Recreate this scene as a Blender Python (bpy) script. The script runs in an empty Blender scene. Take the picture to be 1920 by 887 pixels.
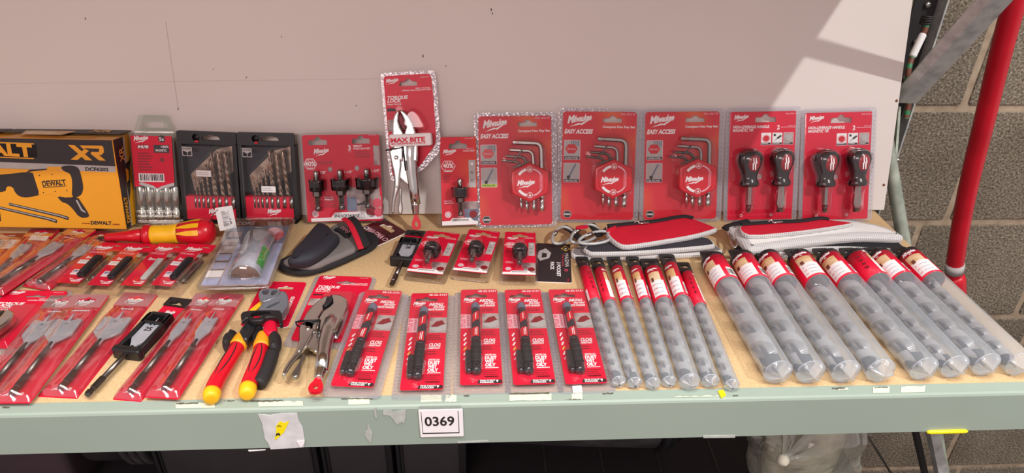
import bpy, bmesh, math, random
from mathutils import Vector, Matrix, noise
from mathutils.geometry import tessellate_polygon
random.seed(7)
R = math.radians
SC = bpy.context.scene
COL = SC.collection

# ------------------------------------------------------------------ camera
F_PX, CX, CY = 1360.0, 960.0, 443.5
CAM_H, PITCH, YAW, ROLL = 0.55, 31.6, 3.5, 1.25
cam = bpy.data.cameras.new('camera')
cam.sensor_width = 36.0
cam.lens = F_PX / 1920.0 * 36.0
cam.clip_start, cam.clip_end = 0.02, 60
cam_ob = bpy.data.objects.new('camera', cam)
COL.objects.link(cam_ob)
CAM_P = Vector((0, 0, CAM_H))
CAM_R = Matrix.Rotation(R(-YAW), 3, 'Z') @ Matrix.Rotation(R(90 - PITCH), 3, 'X') @ Matrix.Rotation(R(ROLL), 3, 'Z')
cam_ob.matrix_world = Matrix.Translation(CAM_P) @ CAM_R.to_4x4()
SC.camera = cam_ob

# ------------------------------------------------------------------ light
SC.view_settings.view_transform = 'Standard'
SC.view_settings.look = 'None'
SC.view_settings.gamma = 1.0
SC.view_settings.use_curve_mapping = False
SC.view_settings.exposure = 0.22
SC.cycles.transparent_max_bounces = 32
SC.cycles.max_bounces = 10
SC.cycles.caustics_reflective = False
SC.cycles.caustics_refractive = False
world = bpy.data.worlds.new('aisle_surroundings')
SC.world = world
world.use_nodes = True
bg = world.node_tree.nodes['Background']
bg.inputs['Color'].default_value = (1.0, 0.87, 0.86, 1)
bg.inputs['Strength'].default_value = 0.42

def area(name, loc, target, sx, sy, power, col):
    l = bpy.data.lights.new(name, 'AREA')
    l.shape, l.size, l.size_y, l.energy, l.color = 'RECTANGLE', sx, sy, power, col
    o = bpy.data.objects.new(name, l)
    COL.objects.link(o)
    o.location = loc
    d = Vector(target) - Vector(loc)
    o.rotation_euler = d.to_track_quat('-Z', 'Y').to_euler()
    return o

area('aisle_tube_light', (0.1, 0.22, 3.2), (0.1, 0.45, 0), 2.4, 0.16, 41, (1.0, 0.98, 0.92))
area('front_fill_light', (-0.2, -0.6, 3.2), (0.1, 0.6, 0), 2.4, 0.2, 60, (1.0, 0.98, 0.95))  # added fill, brightens the front and middle rows
area('next_tube_light', (2.10, -1.14, 2.95), (0.5, 1.0, 0.2), 0.05, 0.04, 72, (1.0, 1.0, 0.98))
area('back_row_fill_light', (-0.9, -1.9, 1.65), (-0.2, 0.95, 0.2), 1.6, 0.5, 31, (1.0, 0.77, 0.76))  # added pink fill for the board and back row, no real fixture

# ------------------------------------------------------------------ pixel -> place
def ray(px, py):
    return CAM_R @ Vector(((px - CX) / F_PX, -(py - CY) / F_PX, -1.0))

def on_z(px, py, z=0.0):
    d = ray(px, py)
    return CAM_P + d * ((z - CAM_H) / d.z)

def on_y(px, py, y):
    d = ray(px, py)
    return CAM_P + d * (y / d.y)

def on_plane(px, py, p0, n):
    d = ray(px, py)
    return CAM_P + d * ((p0 - CAM_P).dot(n) / d.dot(n))

def axes(x, y, z, o):
    return Matrix(((x.x, y.x, z.x, o.x), (x.y, y.y, z.y, o.y), (x.z, y.z, z.z, o.z), (0, 0, 0, 1)))

def flat_frame(tl, tr, br, bl, z=0.0):
    """a sheet lying on the shelf: matrix at the middle of its near edge, width, length"""
    TL, TR, BR, BL = (on_z(p[0], p[1], z) for p in (tl, tr, br, bl))
    y = ((TL + TR) - (BL + BR)).normalized()
    xa = ((TR - TL) + (BR - BL)).normalized()
    # share the skew between both axes
    a = math.atan2(y.y, y.x) - math.pi / 2
    b = math.atan2(xa.y, xa.x)
    t = (a * 2 + b) / 3
    x = Vector((math.cos(t), math.sin(t), 0))
    y = Vector((-x.y, x.x, 0))
    o = (BL + BR) / 2
    h = ((TL + TR) / 2 - o).dot(y)
    w = ((TR - TL).dot(x) + (BR - BL).dot(x)) / 2
    c = (TL + TR + BL + BR) / 4
    o = c - y * h / 2
    return axes(x, y, Vector((0, 0, 1)), o - Vector((0, 0, z))), w, h

PANEL_Y, PANEL_LEAN = None, 16.0

def up_frame(tl, tr, br, bl, lean=None, gap=0.004, z=0.0):
    """a sheet standing on the shelf and leaning back until its top touches the back panel"""
    BL, BR = on_z(bl[0], bl[1], z), on_z(br[0], br[1], z)
    x = (BR - BL).normalized()
    o = (BL + BR) / 2
    back = Vector((-x.y, x.x, 0))
    lo, hi = -5.0, 60.0
    for _ in range(40):
        th = (lo + hi) / 2 if lean is None else lean
        up = back * math.sin(R(th)) + Vector((0, 0, math.cos(R(th))))
        n = x.cross(up)
        TL, TR = on_plane(tl[0], tl[1], o, n), on_plane(tr[0], tr[1], o, n)
        m = (TL + TR) / 2
        if lean is not None:
            break
        wall = PANEL_Y + m.z * math.tan(R(PANEL_LEAN)) - gap
        if m.y > wall:
            hi = th
        else:
            lo = th
    y = (m - o).normalized()
    xx = ((TR - TL) + (BR - BL)).normalized()
    xx = (xx - y * xx.dot(y)).normalized()
    h = (m - o).length
    w = ((TR - TL).dot(xx) + (BR - BL).dot(xx)) / 2
    return axes(xx, y, xx.cross(y), o), w, h

def axis_frame(top, bot, z=0.0):
    T, B = on_z(top[0], top[1], z), on_z(bot[0], bot[1], z)
    y = (T - B).normalized()
    x = y.cross(Vector((0, 0, 1)))
    return axes(x, y, Vector((0, 0, 1)), Vector((B.x, B.y, 0))), (T - B).length

# ------------------------------------------------------------------ materials
def lin(c):
    if isinstance(c, str):
        c = [int(c[i:i + 2], 16) / 255 for i in (0, 2, 4)]
    return tuple(v / 12.92 if v <= 0.04045 else ((v + 0.055) / 1.055) ** 2.4 for v in c) + (1.0,)

def mat(name, col, rough=0.5, metal=0.0, var=0.06, vscale=60.0, bump=0.0, bscale=300.0, coat=0.0, spec=0.5):
    m = bpy.data.materials.new(name)
    m.use_nodes = True
    nt = m.node_tree
    b = nt.nodes['Principled BSDF']
    b.inputs['Roughness'].default_value = rough
    b.inputs['Metallic'].default_value = metal
    b.inputs['Specular IOR Level'].default_value = spec
    b.inputs['Coat Weight'].default_value = coat
    b.inputs['Coat Roughness'].default_value = 0.08
    c = lin(col)
    tc = nt.nodes.new('ShaderNodeTexCoord')
    n = nt.nodes.new('ShaderNodeTexNoise')
    n.inputs['Scale'].default_value = vscale
    n.inputs['Detail'].default_value = 3
    nt.links.new(tc.outputs['Object'], n.inputs['Vector'])
    r = nt.nodes.new('ShaderNodeValToRGB')
    r.color_ramp.elements[0].position, r.color_ramp.elements[1].position = 0.3, 0.7
    r.color_ramp.elements[0].color = tuple(v * (1 - var) for v in c[:3]) + (1,)
    r.color_ramp.elements[1].color = tuple(min(1, v * (1 + var)) for v in c[:3]) + (1,)
    nt.links.new(n.outputs['Fac'], r.inputs['Fac'])
    nt.links.new(r.outputs['Color'], b.inputs['Base Color'])
    if bump:
        n2 = nt.nodes.new('ShaderNodeTexNoise')
        n2.inputs['Scale'].default_value = bscale
        n2.inputs['Detail'].default_value = 4
        nt.links.new(tc.outputs['Object'], n2.inputs['Vector'])
        bp = nt.nodes.new('ShaderNodeBump')
        bp.inputs['Strength'].default_value = bump
        bp.inputs['Distance'].default_value = 0.001
        nt.links.new(n2.outputs['Fac'], bp.inputs['Height'])
        nt.links.new(bp.outputs['Normal'], b.inputs['Normal'])
    return m

def ramp_mat(name, stops, scale, rough=0.5, detail=4, stretch=(1, 1, 1), bump=0, coat=0, metal=0.0):
    m = mat(name, (0.5, 0.5, 0.5), rough, metal, coat=coat)
    nt = m.node_tree
    r = next(n for n in nt.nodes if n.type == 'VALTORGB')
    n = next(n for n in nt.nodes if n.type == 'TEX_NOISE')
    n.inputs['Scale'].default_value = scale
    n.inputs['Detail'].default_value = detail
    tc = next(n for n in nt.nodes if n.type == 'TEX_COORD')
    mp = nt.nodes.new('ShaderNodeMapping')
    mp.inputs['Scale'].default_value = stretch
    nt.links.new(tc.outputs['Object'], mp.inputs['Vector'])
    nt.links.new(mp.outputs['Vector'], n.inputs['Vector'])
    e = r.color_ramp.elements
    e[0].position, e[0].color = stops[0][0], lin(stops[0][1])
    e[1].position, e[1].color = stops[-1][0], lin(stops[-1][1])
    for p, c in stops[1:-1]:
        k = e.new(p)
        k.color = lin(c)
    if bump:
        bp = nt.nodes.new('ShaderNodeBump')
        bp.inputs['Strength'].default_value = bump
        bp.inputs['Distance'].default_value = 0.002
        nt.links.new(n.outputs['Fac'], bp.inputs['Height'])
        nt.links.new(bp.outputs['Normal'], nt.nodes['Principled BSDF'].inputs['Normal'])
    return m

def clear(name, tint=(0.97, 0.97, 0.97), rough=0.08, base=0.04, k=0.5, milky=0.0, mcol=(0.8, 0.82, 0.85), bump=0.0, bscale=200.0, cells=False):
    """thin clear plastic: straight-through light, some gloss, some milkiness"""
    m = bpy.data.materials.new(name)
    m.use_nodes = True
    nt = m.node_tree
    nt.nodes.remove(nt.nodes['Principled BSDF'])
    out = nt.nodes['Material Output']
    N, L = nt.nodes.new, nt.links.new
    tr = N('ShaderNodeBsdfTransparent')
    tr.inputs['Color'].default_value = tint + (1,)
    gl = N('ShaderNodeBsdfGlossy')
    gl.inputs['Roughness'].default_value = rough
    gl.inputs['Color'].default_value = (1, 1, 1, 1)
    lw = N('ShaderNodeLayerWeight')
    lw.inputs['Blend'].default_value = 0.25
    ma = N('ShaderNodeMath')
    ma.operation = 'MULTIPLY_ADD'
    ma.inputs[1].default_value, ma.inputs[2].default_value = k, base
    L(lw.outputs['Facing'], ma.inputs[0])
    mx = N('ShaderNodeMixShader')
    L(ma.outputs[0], mx.inputs[0])
    src = tr.outputs[0]
    if milky:
        df = N('ShaderNodeBsdfDiffuse')
        tl = N('ShaderNodeBsdfTranslucent')
        df.inputs['Color'].default_value = tl.inputs['Color'].default_value = mcol + (1,)
        dm = N('ShaderNodeMixShader')
        dm.inputs[0].default_value = 0.4
        L(df.outputs[0], dm.inputs[1])
        L(tl.outputs[0], dm.inputs[2])
        m2 = N('ShaderNodeMixShader')
        m2.inputs[0].default_value = milky
        L(tr.outputs[0], m2.inputs[1])
        L(dm.outputs[0], m2.inputs[2])
        src = m2.outputs[0]
    L(src, mx.inputs[1])
    L(gl.outputs[0], mx.inputs[2])
    L(mx.outputs[0], out.inputs['Surface'])
    if bump:
        tc = N('ShaderNodeTexCoord')
        t = N('ShaderNodeTexVoronoi') if cells else N('ShaderNodeTexNoise')
        t.inputs['Scale'].default_value = bscale
        L(tc.outputs['Object'], t.inputs['Vector'])
        bp = N('ShaderNodeBump')
        bp.inputs['Strength'].default_value = bump
        bp.inputs['Distance'].default_value = 0.002
        L(t.outputs[0], bp.inputs['Height'])
        L(bp.outputs['Normal'], gl.inputs['Normal'])
        L(bp.outputs['Normal'], lw.inputs['Normal'])
    return m

M = {}
M['red'] = mat('red_card', 'd80d35', 0.5, var=0.05, vscale=20, coat=0.05, spec=0.3)
M['red_flame'] = ramp_mat('red_flame_card', [(0.36, 'cc0a28'), (0.5, 'd2142c'), (0.57, 'd83a2a'), (0.68, 'de6a34')], 9, 0.5, 2, coat=0.05)
M['red_plastic'] = mat('red_plastic', 'cf1226', 0.3, var=0.04)
M['red_fabric'] = mat('red_canvas', 'd00f30', 0.75, bump=0.3, bscale=900)
M['red_paint'] = mat('red_pipe', 'c40f26', 0.36, var=0.12, vscale=14)
M['orange'] = mat('orange_film', 'd2431c', 0.4, var=0.15, vscale=18, coat=0.3)
M['red_light'] = mat('pink_red_card', 'de4860', 0.4, var=0.04, coat=0.2)
M['pink'] = mat('pink_print', 'e8b0bc', 0.5)
M['white'] = mat('white_print', 'f2eeee', 0.5, var=0.02)
M['paper'] = mat('white_paper', 'eeecea', 0.7, var=0.03)
M['grey_print'] = mat('grey_print', 'b4b0ae', 0.5)
M['dark_print'] = mat('dark_print', '2a2426', 0.5)
M['maroon_print'] = mat('maroon_print', '86101f', 0.5)
M['maroon_card'] = ramp_mat('maroon_card', [(0.3, '2a0e12'), (0.7, '7c1420')], 9, 0.4, 1)
M['black'] = mat('black_plastic', '1c1b1d', 0.38, var=0.1)
M['black_soft'] = mat('black_rubber', '232022', 0.6, var=0.1)
M['navy'] = mat('navy_nylon', '23242e', 0.62, bump=0.3, bscale=1200)
M['black_fabric'] = mat('black_canvas', '1d1c20', 0.8, bump=0.4, bscale=1200)
M['charcoal'] = mat('charcoal_canvas', '34323a', 0.8, bump=0.4, bscale=1200)
M['grey_fabric'] = mat('grey_canvas', '7a7472', 0.85, bump=0.4, bscale=1200)
M['yellow'] = mat('yellow_grip', 'f2b81a', 0.4)
M['yellow_box'] = mat('yellow_carton', 'efa520', 0.5, var=0.03, vscale=8)
M['yellow_pale'] = mat('pale_yellow_carton', 'e0a95a', 0.5, var=0.03)
M['yellow_clip'] = mat('yellow_clip', 'f0dc10', 0.4)
M['green'] = mat('green_label', '3fae4a', 0.5)
M['green_tape'] = mat('green_tape', '2f7f52', 0.45)
M['brown_tape'] = mat('brown_tape', '6e4030', 0.5)
M['lime'] = mat('lime_print', 'a9c832', 0.5)
M['gold_print'] = mat('gold_print', 'd6b04a', 0.5)
M['skin_print'] = ramp_mat('wood_print', [(0.35, 'e8d2b0'), (0.65, 'c89858')], 30, 0.5, 2)
M['blue_print'] = mat('lilac_print', 'a9b0d0', 0.45, var=0.1)
M['slate_print'] = mat('slate_print', '6a7488', 0.45, var=0.2)
M['photo_print'] = ramp_mat('workshop_print', [(0.3, '8c7674'), (0.5, 'b8a8a4'), (0.7, '6c4a4e')], 40, 0.5, 2)
M['chrome'] = mat('chrome', 'd8d6d2', 0.18, 1.0, var=0.05, vscale=40)
M['steel'] = mat('steel', 'a8a6a2', 0.3, 1.0, var=0.12, vscale=80)
M['blade'] = mat('blade_steel', 'c6cad4', 0.42, 0.45, var=0.08)
M['dark_steel'] = mat('dark_steel', '6c6662', 0.28, 1.0, var=0.15, vscale=80)
M['gun'] = mat('gunmetal', '55565c', 0.35, 0.9, var=0.1)
M['black_steel'] = mat('blackened_steel', '4a4548', 0.25, 1.0, var=0.15)
M['bronze'] = ramp_mat('bronze_drill', [(0.3, '8a7468'), (0.55, 'b8a290'), (0.75, '8a5a3c')], 60, 0.3, 1, metal=0.8)
M['core'] = mat('core_bit_sleeve', 'b2b2c8', 0.4, 0.1, var=0.2)
M['galv'] = ramp_mat('galvanised_steel', [(0.3, '9ea19f'), (0.5, 'b9bcba'), (0.7, 'c8cac6')], 55, 0.42, 3, metal=0.3)
M['galv_green'] = ramp_mat('weathered_galvanised', [(0.3, '9aa596'), (0.7, 'c6cfc0')], 40, 0.45, 3, metal=0.5)
M['deck'] = ramp_mat('chipboard', [(0.25, 'c2a174'), (0.5, 'cdad80'), (0.75, 'd6b88c')], 330, 0.75, 8, bump=0.12)
M['edge'] = mat('pale_edge', 'd8cdb8', 0.7)
M['beam'] = mat('grey_green_paint', '97a69a', 0.38, var=0.03, vscale=6)
M['tape'] = mat('old_tape', 'd9dfc2', 0.6, var=0.06, vscale=150)
M['dirt'] = mat('dirt', '5a5546', 0.9)
M['panel'] = ramp_mat('white_board', [(0.3, 'd8d0ca'), (0.7, 'ded7d0')], 3, 0.5, 3)
M['flange'] = clear('crimped_clear_plastic', (0.95, 0.95, 0.97), 0.2, 0.07, 0.3, 0.22, (0.82, 0.80, 0.88), 0.22, 260, True)
M['blister'] = clear('clear_blister', (0.985, 0.985, 0.985), 0.07, 0.03, 0.45, 0.008)
M['film_up'] = clear('card_film', (0.985, 0.985, 0.985), 0.09, 0.035, 0.4, 0.0, bump=0.35, bscale=11)
M['blister_flat'] = clear('glossy_clear_tray', (0.985, 0.98, 0.98), 0.08, 0.012, 0.4, 0.0)
M['film'] = clear('clear_film', (0.975, 0.97, 0.97), 0.10, 0.13, 0.6, 0.03, (0.88, 0.84, 0.88))
M['bag'] = clear('polythene_bag', (0.9, 0.91, 0.86), 0.15, 0.08, 0.6, 0.22, (0.72, 0.72, 0.62))
M['case'] = clear('clear_case', (0.9, 0.92, 0.88), 0.05, 0.07, 0.55, 0.06, (0.7, 0.74, 0.68))
M['tube'] = clear('frosted_tube', (0.93, 0.94, 0.97), 0.26, 0.05, 0.36, 0.30, (0.80, 0.90, 1.0))
M['tube_end'] = clear('frosted_tube_end', (0.92, 0.93, 0.96), 0.18, 0.07, 0.45, 0.40, (0.88, 0.94, 1.0))

def mesh_weave():
    m = mat('woven_mesh', 'c4c2c0', 0.6)
    nt = m.node_tree
    b = nt.nodes['Principled BSDF']
    tc = next(n for n in nt.nodes if n.type == 'TEX_COORD')
    br = nt.nodes.new('ShaderNodeTexBrick')
    br.offset = 0
    br.inputs['Color1'].default_value = lin('85858b')
    br.inputs['Color2'].default_value = lin('92929a')
    br.inputs['Mortar'].default_value = lin('d6d4d2')
    br.inputs['Scale'].default_value = 1
    br.inputs['Brick Width'].default_value = 0.0030
    br.inputs['Row Height'].default_value = 0.0030
    br.inputs['Mortar Size'].default_value = 0.0009
    sp = nt.nodes.new('ShaderNodeSeparateXYZ')
    cb = nt.nodes.new('ShaderNodeCombineXYZ')
    ad = nt.nodes.new('ShaderNodeMath')
    nt.links.new(tc.outputs['Object'], sp.inputs[0])
    nt.links.new(sp.outputs['Y'], ad.inputs[0])
    nt.links.new(sp.outputs['Z'], ad.inputs[1])
    nt.links.new(sp.outputs['X'], cb.inputs['X'])
    nt.links.new(ad.outputs[0], cb.inputs['Y'])
    nt.links.new(cb.outputs[0], br.inputs['Vector'])
    nt.links.new(br.outputs['Color'], b.inputs['Base Color'])
    return m
M['mesh'] = mesh_weave()

def block_wall():
    m = mat('concrete_block', '6e665c', 0.95)
    nt = m.node_tree
    N, L = nt.nodes.new, nt.links.new
    b = nt.nodes['Principled BSDF']
    tc = next(n for n in nt.nodes if n.type == 'TEX_COORD')
    n1 = N('ShaderNodeTexNoise')
    n1.inputs['Scale'].default_value, n1.inputs['Detail'].default_value = 190, 6
    n1.inputs['Roughness'].default_value = 0.62
    n2 = N('ShaderNodeTexNoise')
    n2.inputs['Scale'].default_value, n2.inputs['Detail'].default_value = 5, 3
    L(tc.outputs['Object'], n1.inputs['Vector'])
    L(tc.outputs['Object'], n2.inputs['Vector'])
    r = next(n for n in nt.nodes if n.type == 'VALTORGB')
    e = r.color_ramp.elements
    e[0].position, e[0].color = 0.32, lin('453f36')
    e[1].position, e[1].color = 0.66, lin('b3a692')
    k = e.new(0.5)
    k.color = lin('837868')
    L(n1.outputs['Fac'], r.inputs['Fac'])
    mx = N('ShaderNodeMix')
    mx.data_type, mx.blend_type = 'RGBA', 'MULTIPLY'
    mx.inputs['Factor'].default_value = 0.5
    r2 = N('ShaderNodeValToRGB')
    r2.color_ramp.elements[0].position, r2.color_ramp.elements[0].color = 0.35, lin('a89c92')
    r2.color_ramp.elements[1].position, r2.color_ramp.elements[1].color = 0.65, (1, 1, 1, 1)
    L(n2.outputs['Fac'], r2.inputs['Fac'])
    L(r.outputs['Color'], mx.inputs[6])
    L(r2.outputs['Color'], mx.inputs[7])
    L(mx.outputs[2], b.inputs['Base Color'])
    bp = N('ShaderNodeBump')
    bp.inputs['Strength'].default_value = 1.0
    bp.inputs['Distance'].default_value = 0.006
    L(n1.outputs['Fac'], bp.inputs['Height'])
    L(bp.outputs['Normal'], b.inputs['Normal'])
    return m
M['block'] = block_wall()
M['mortar'] = ramp_mat('mortar', [(0.3, '8f7d68'), (0.7, 'ac9a84')], 40, 0.95, 5, bump=0.6)
M['floor'] = ramp_mat('concrete_floor', [(0.3, '4a4642'), (0.7, '6a645e')], 6, 0.9, 4)
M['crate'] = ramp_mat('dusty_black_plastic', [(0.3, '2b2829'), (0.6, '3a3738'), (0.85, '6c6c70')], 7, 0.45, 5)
# ------------------------------------------------------------------ mesh collector
_txt = {}
def glyphs(s, bold):
    key = (s, bold)
    if key not in _txt:
        c = bpy.data.curves.new('t', 'FONT')
        c.body, c.size, c.resolution_u, c.offset, c.fill_mode = s, 1.0, 3, bold, 'FRONT'
        o = bpy.data.objects.new('t', c)
        me = bpy.data.meshes.new_from_object(o)
        vs = [v.co.copy() for v in me.vertices]
        fs = [tuple(p.vertices) for p in me.polygons]
        bpy.data.objects.remove(o)
        bpy.data.curves.remove(c)
        bpy.data.meshes.remove(me)
        x1 = max((v.x for v in vs), default=0.5)
        x0 = min((v.x for v in vs), default=0.0)
        _txt[key] = ([(v.x - x0, v.y) for v in vs], fs, x1 - x0)
    return _txt[key]
CAP = 0.69

def rrect(x0, y0, x1, y1, r, n=5):
    r = min(r, abs(x1 - x0) / 2, abs(y1 - y0) / 2)
    pts = []
    for cx, cy, a in ((x1 - r, y0 + r, -90), (x1 - r, y1 - r, 0), (x0 + r, y1 - r, 90), (x0 + r, y0 + r, 180)):
        for i in range(n + 1):
            t = R(a + 90 * i / n)
            pts.append((cx + r * math.cos(t), cy + r * math.sin(t)))
    return pts

def circle(cx, cy, r, n=24, ry=None, a0=0):
    ry = r if ry is None else ry
    return [(cx + r * math.cos(R(a0) + 2 * math.pi * i / n), cy + ry * math.sin(R(a0) + 2 * math.pi * i / n)) for i in range(n)]

def slot(cx, cy, w, h):
    """the hang hole with a hump"""
    pts = [(-.5, -.5), (.5, -.5), (.5, 0), (.44, .12), (.2, .14), (.14, .3), (.07, .5), (-.07, .5), (-.14, .3), (-.2, .14), (-.44, .12), (-.5, 0)]
    return [(cx + x * w, cy + y * h) for x, y in pts]

def area2(p):
    return sum(p[i][0] * p[(i + 1) % len(p)][1] - p[(i + 1) % len(p)][0] * p[i][1] for i in range(len(p)))

def inset(pts, d):
    """offset of a counter-clockwise outline towards its inside"""
    n = len(pts)
    out = []
    for i in range(n):
        a, b, c = Vector(pts[i - 1]), Vector(pts[i]), Vector(pts[(i + 1) % n])
        e1, e2 = (b - a), (c - b)
        if e1.length < 1e-9 or e2.length < 1e-9:
            out.append(tuple(b)); continue
        e1.normalize(); e2.normalize()
        n1, n2 = Vector((-e1.y, e1.x)), Vector((-e2.y, e2.x))
        m = n1 + n2
        if m.length < 1e-6:
            out.append(tuple(b)); continue
        m.normalize()
        k = d / max(0.45, m.dot(n1))
        out.append((b.x + m.x * k, b.y + m.y * k))
    return out

class MB:
    def __init__(self):
        self.v, self.f, self.m, self.s, self.mats = [], [], [], [], []

    def slot(self, m):
        if m not in self.mats:
            self.mats.append(m)
        return self.mats.index(m)

    def add(self, vs, fs, m, smooth=False, X=None):
        o = len(self.v)
        k = self.slot(m)
        for v in vs:
            v = Vector(v)
            self.v.append(X @ v if X is not None else v)
        for f in fs:
            self.f.append([i + o for i in f])
            self.m.append(k)
            self.s.append(smooth)

    def box(self, x0, y0, z0, x1, y1, z1, m, X=None, b=0.0):
        if b:
            return self.slab(rrect(x0, y0, x1, y1, b, 3), z0, z1, m, bev=b * .6, X=X)
        vs = [(x, y, z) for z in (z0, z1) for x, y in ((x0, y0), (x1, y0), (x1, y1), (x0, y1))]
        self.add(vs, [(3, 2, 1, 0), (4, 5, 6, 7), (0, 1, 5, 4), (1, 2, 6, 5), (2, 3, 7, 6), (3, 0, 4, 7)], m, X=X)

    def flat(self, pts, z, m, holes=(), X=None, down=False):
        loops = [list(pts)] + [list(h) for h in holes]
        flatp = [p for l in loops for p in l]
        tris = tessellate_polygon([[Vector((p[0], p[1], 0)) for p in l] for l in loops])
        fs = []
        for a, b, c in tris:
            A, B, C = flatp[a], flatp[b], flatp[c]
            ar = (B[0] - A[0]) * (C[1] - A[1]) - (C[0] - A[0]) * (B[1] - A[1])
            f = (a, b, c) if ar > 0 else (a, c, b)
            fs.append(f[::-1] if down else f)
        self.add([(p[0], p[1], z) for p in flatp], fs, m, X=X)

    def slab(self, pts, z0, z1, m, holes=(), side=None, bev=0.0, X=None, smooth=False):
        """outline with thickness; bev rounds its upper rim"""
        pts = list(pts)
        if area2(pts) < 0:
            pts.reverse()
        side = side or m
        n = len(pts)
        rings = [(pts, z0)]
        if bev:
            for t in (0, 30, 60, 90):
                rings.append((inset(pts, bev * (1 - math.cos(R(t)))), z1 - bev + bev * math.sin(R(t))))
        else:
            rings.append((pts, z1))
        for (a, za), (b, zb) in zip(rings, rings[1:]):
            self.add([(p[0], p[1], za) for p in a] + [(p[0], p[1], zb) for p in b],
                     [(i, (i + 1) % n, n + (i + 1) % n, n + i) for i in range(n)], side, smooth or bev > 0, X=X)
        self.flat(rings[-1][0], z1, m, holes, X=X)
        self.flat(pts, z0, m, holes, X=X, down=True)
        for h in holes:
            k = len(h)
            self.add([(p[0], p[1], z0) for p in h] + [(p[0], p[1], z1) for p in h],
                     [(i, k + i, k + (i + 1) % k, (i + 1) % k) for i in range(k)], side, X=X)

    def pillow(self, pts, z0, z1, m, round_, X=None, low=None, n=5, top=None):
        """soft stuffed outline, rounded above and below"""
        pts = list(pts)
        if area2(pts) < 0:
            pts.reverse()
        low = round_ if low is None else low
        zm = z0 + (z1 - z0) * 0.45
        rings = []
        for i in range(n + 1):
            t = R(-90 + 90 * i / n)
            rings.append((inset(pts, low * (1 - math.cos(t))), zm + (zm - z0) * math.sin(t)))
        for i in range(1, n + 1):
            t = R(90 * i / n)
            rings.append((inset(pts, round_ * (1 - math.cos(t))), zm + (z1 - zm) * math.sin(t)))
        k = len(pts)
        for (a, za), (b, zb) in zip(rings, rings[1:]):
            self.add([(p[0], p[1], za) for p in a] + [(p[0], p[1], zb) for p in b],
                     [(i, (i + 1) % k, k + (i + 1) % k, k + i) for i in range(k)], m, True, X=X)
        self.flat(rings[-1][0], z1, top or m, X=X)
        self.flat(rings[0][0], z0, m, X=X, down=True)

    def dome(self, pts, z0, z1, m, draft=0.001, X=None, rnd=0.0015):
        pts = list(pts)
        if area2(pts) < 0:
            pts.reverse()
        k = len(pts)
        a, b, c = pts, inset(pts, draft), inset(pts, draft + rnd)
        rings = [(a, z0), (b, z1 - rnd), (inset(pts, draft + rnd * .3), z1 - rnd * .3), (c, z1)]
        for (p, za), (q, zb) in zip(rings, rings[1:]):
            self.add([(v[0], v[1], za) for v in p] + [(v[0], v[1], zb) for v in q],
                     [(i, (i + 1) % k, k + (i + 1) % k, k + i) for i in range(k)], m, True, X=X)
        self.flat(c, z1, m, X=X)

    def lathe(self, prof, m, X=None, n=20, cap=True, squash=1.0, smooth=True, a0=0.0):
        """profile (radius, y) turned about the local y axis"""
        vs, fs = [], []
        for r, y in prof:
            for i in range(n):
                t = a0 + 2 * math.pi * i / n
                vs.append((r * math.cos(t), y, r * math.sin(t) * squash))
        for j in range(len(prof) - 1):
            for i in range(n):
                a, b = j * n + i, j * n + (i + 1) % n
                fs.append((a, a + n, b + n, b) if prof[j + 1][1] >= prof[j][1] else (a, b, b + n, a + n)[::1])
        if cap:
            if prof[0][0] > 1e-6:
                fs.append(tuple(range(n)))
            if prof[-1][0] > 1e-6:
                fs.append(tuple(range((len(prof) - 1) * n, len(prof) * n))[::-1])
        self.add(vs, fs, m, smooth, X=X)

    def sweep(self, path, rad, m, n=10, flat=1.0, closed=False, up=(0, 0, 1), cap=True, seg=None, smooth=True, a0=0.0):
        """tube along a path; rad one number or one per point; flat squashes it along 'up'"""
        P = [Vector(p) for p in path]
        k = len(P)
        rr = rad if isinstance(rad, (list, tuple)) else [rad] * k
        up = Vector(up)
        vs = []
        for i in range(k):
            a = P[i - 1] if (i > 0 or closed) else P[i]
            b = P[(i + 1) % k] if (i < k - 1 or closed) else P[i]
            t = (b - a).normalized()
            u = up if abs(t.dot(up)) < 0.98 else Vector((1, 0, 0.01))
            s = t.cross(u).normalized()
            w = s.cross(t).normalized()
            for j in range(n):
                q = a0 + 2 * math.pi * j / n
                vs.append(P[i] + s * (rr[i] * math.cos(q)) + w * (rr[i] * flat * math.sin(q)))
        last = k if closed else k - 1
        for i in range(last):
            i2 = (i + 1) % k
            mm = m if seg is None else seg(i)
            fs = [(i * n + j, i * n + (j + 1) % n, i2 * n + (j + 1) % n, i2 * n + j) for j in range(n)]
            if seg is None:
                if i == 0:
                    allf = []
                allf += fs
            else:
                ids = sorted({q for f in fs for q in f})
                mp = {q: e for e, q in enumerate(ids)}
                self.add([vs[q] for q in ids], [tuple(mp[q] for q in f) for f in fs], mm, smooth)
        if seg is None:
            if cap and not closed:
                allf.append(tuple(range(n))[::-1])
                allf.append(tuple(range((k - 1) * n, k * n)))
            self.add(vs, allf, m, smooth)

    def helix(self, y0, y1, rc, ro, pitch, t, m, X=None, step=16, ph=0.0):
        """one auger flight about the local y axis: a land of axial width t from rc out to ro"""
        turns = (y1 - y0) / pitch
        n = max(4, int(turns * step))
        vs, fs = [], []
        for i in range(n + 1):
            a = ph + 2 * math.pi * turns * i / n
            y = y0 + (y1 - y0) * i / n
            for r, dy in ((rc, -t / 2), (ro, -t / 2), (ro, t / 2), (rc, t / 2)):
                vs.append((r * math.cos(a), y + dy, r * math.sin(a)))
        for i in range(n):
            for j in range(4):
                a, b = i * 4 + j, i * 4 + (j + 1) % 4
                fs.append((a, b, b + 4, a + 4))
        self.add(vs, fs, m, False, X=X)

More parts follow.
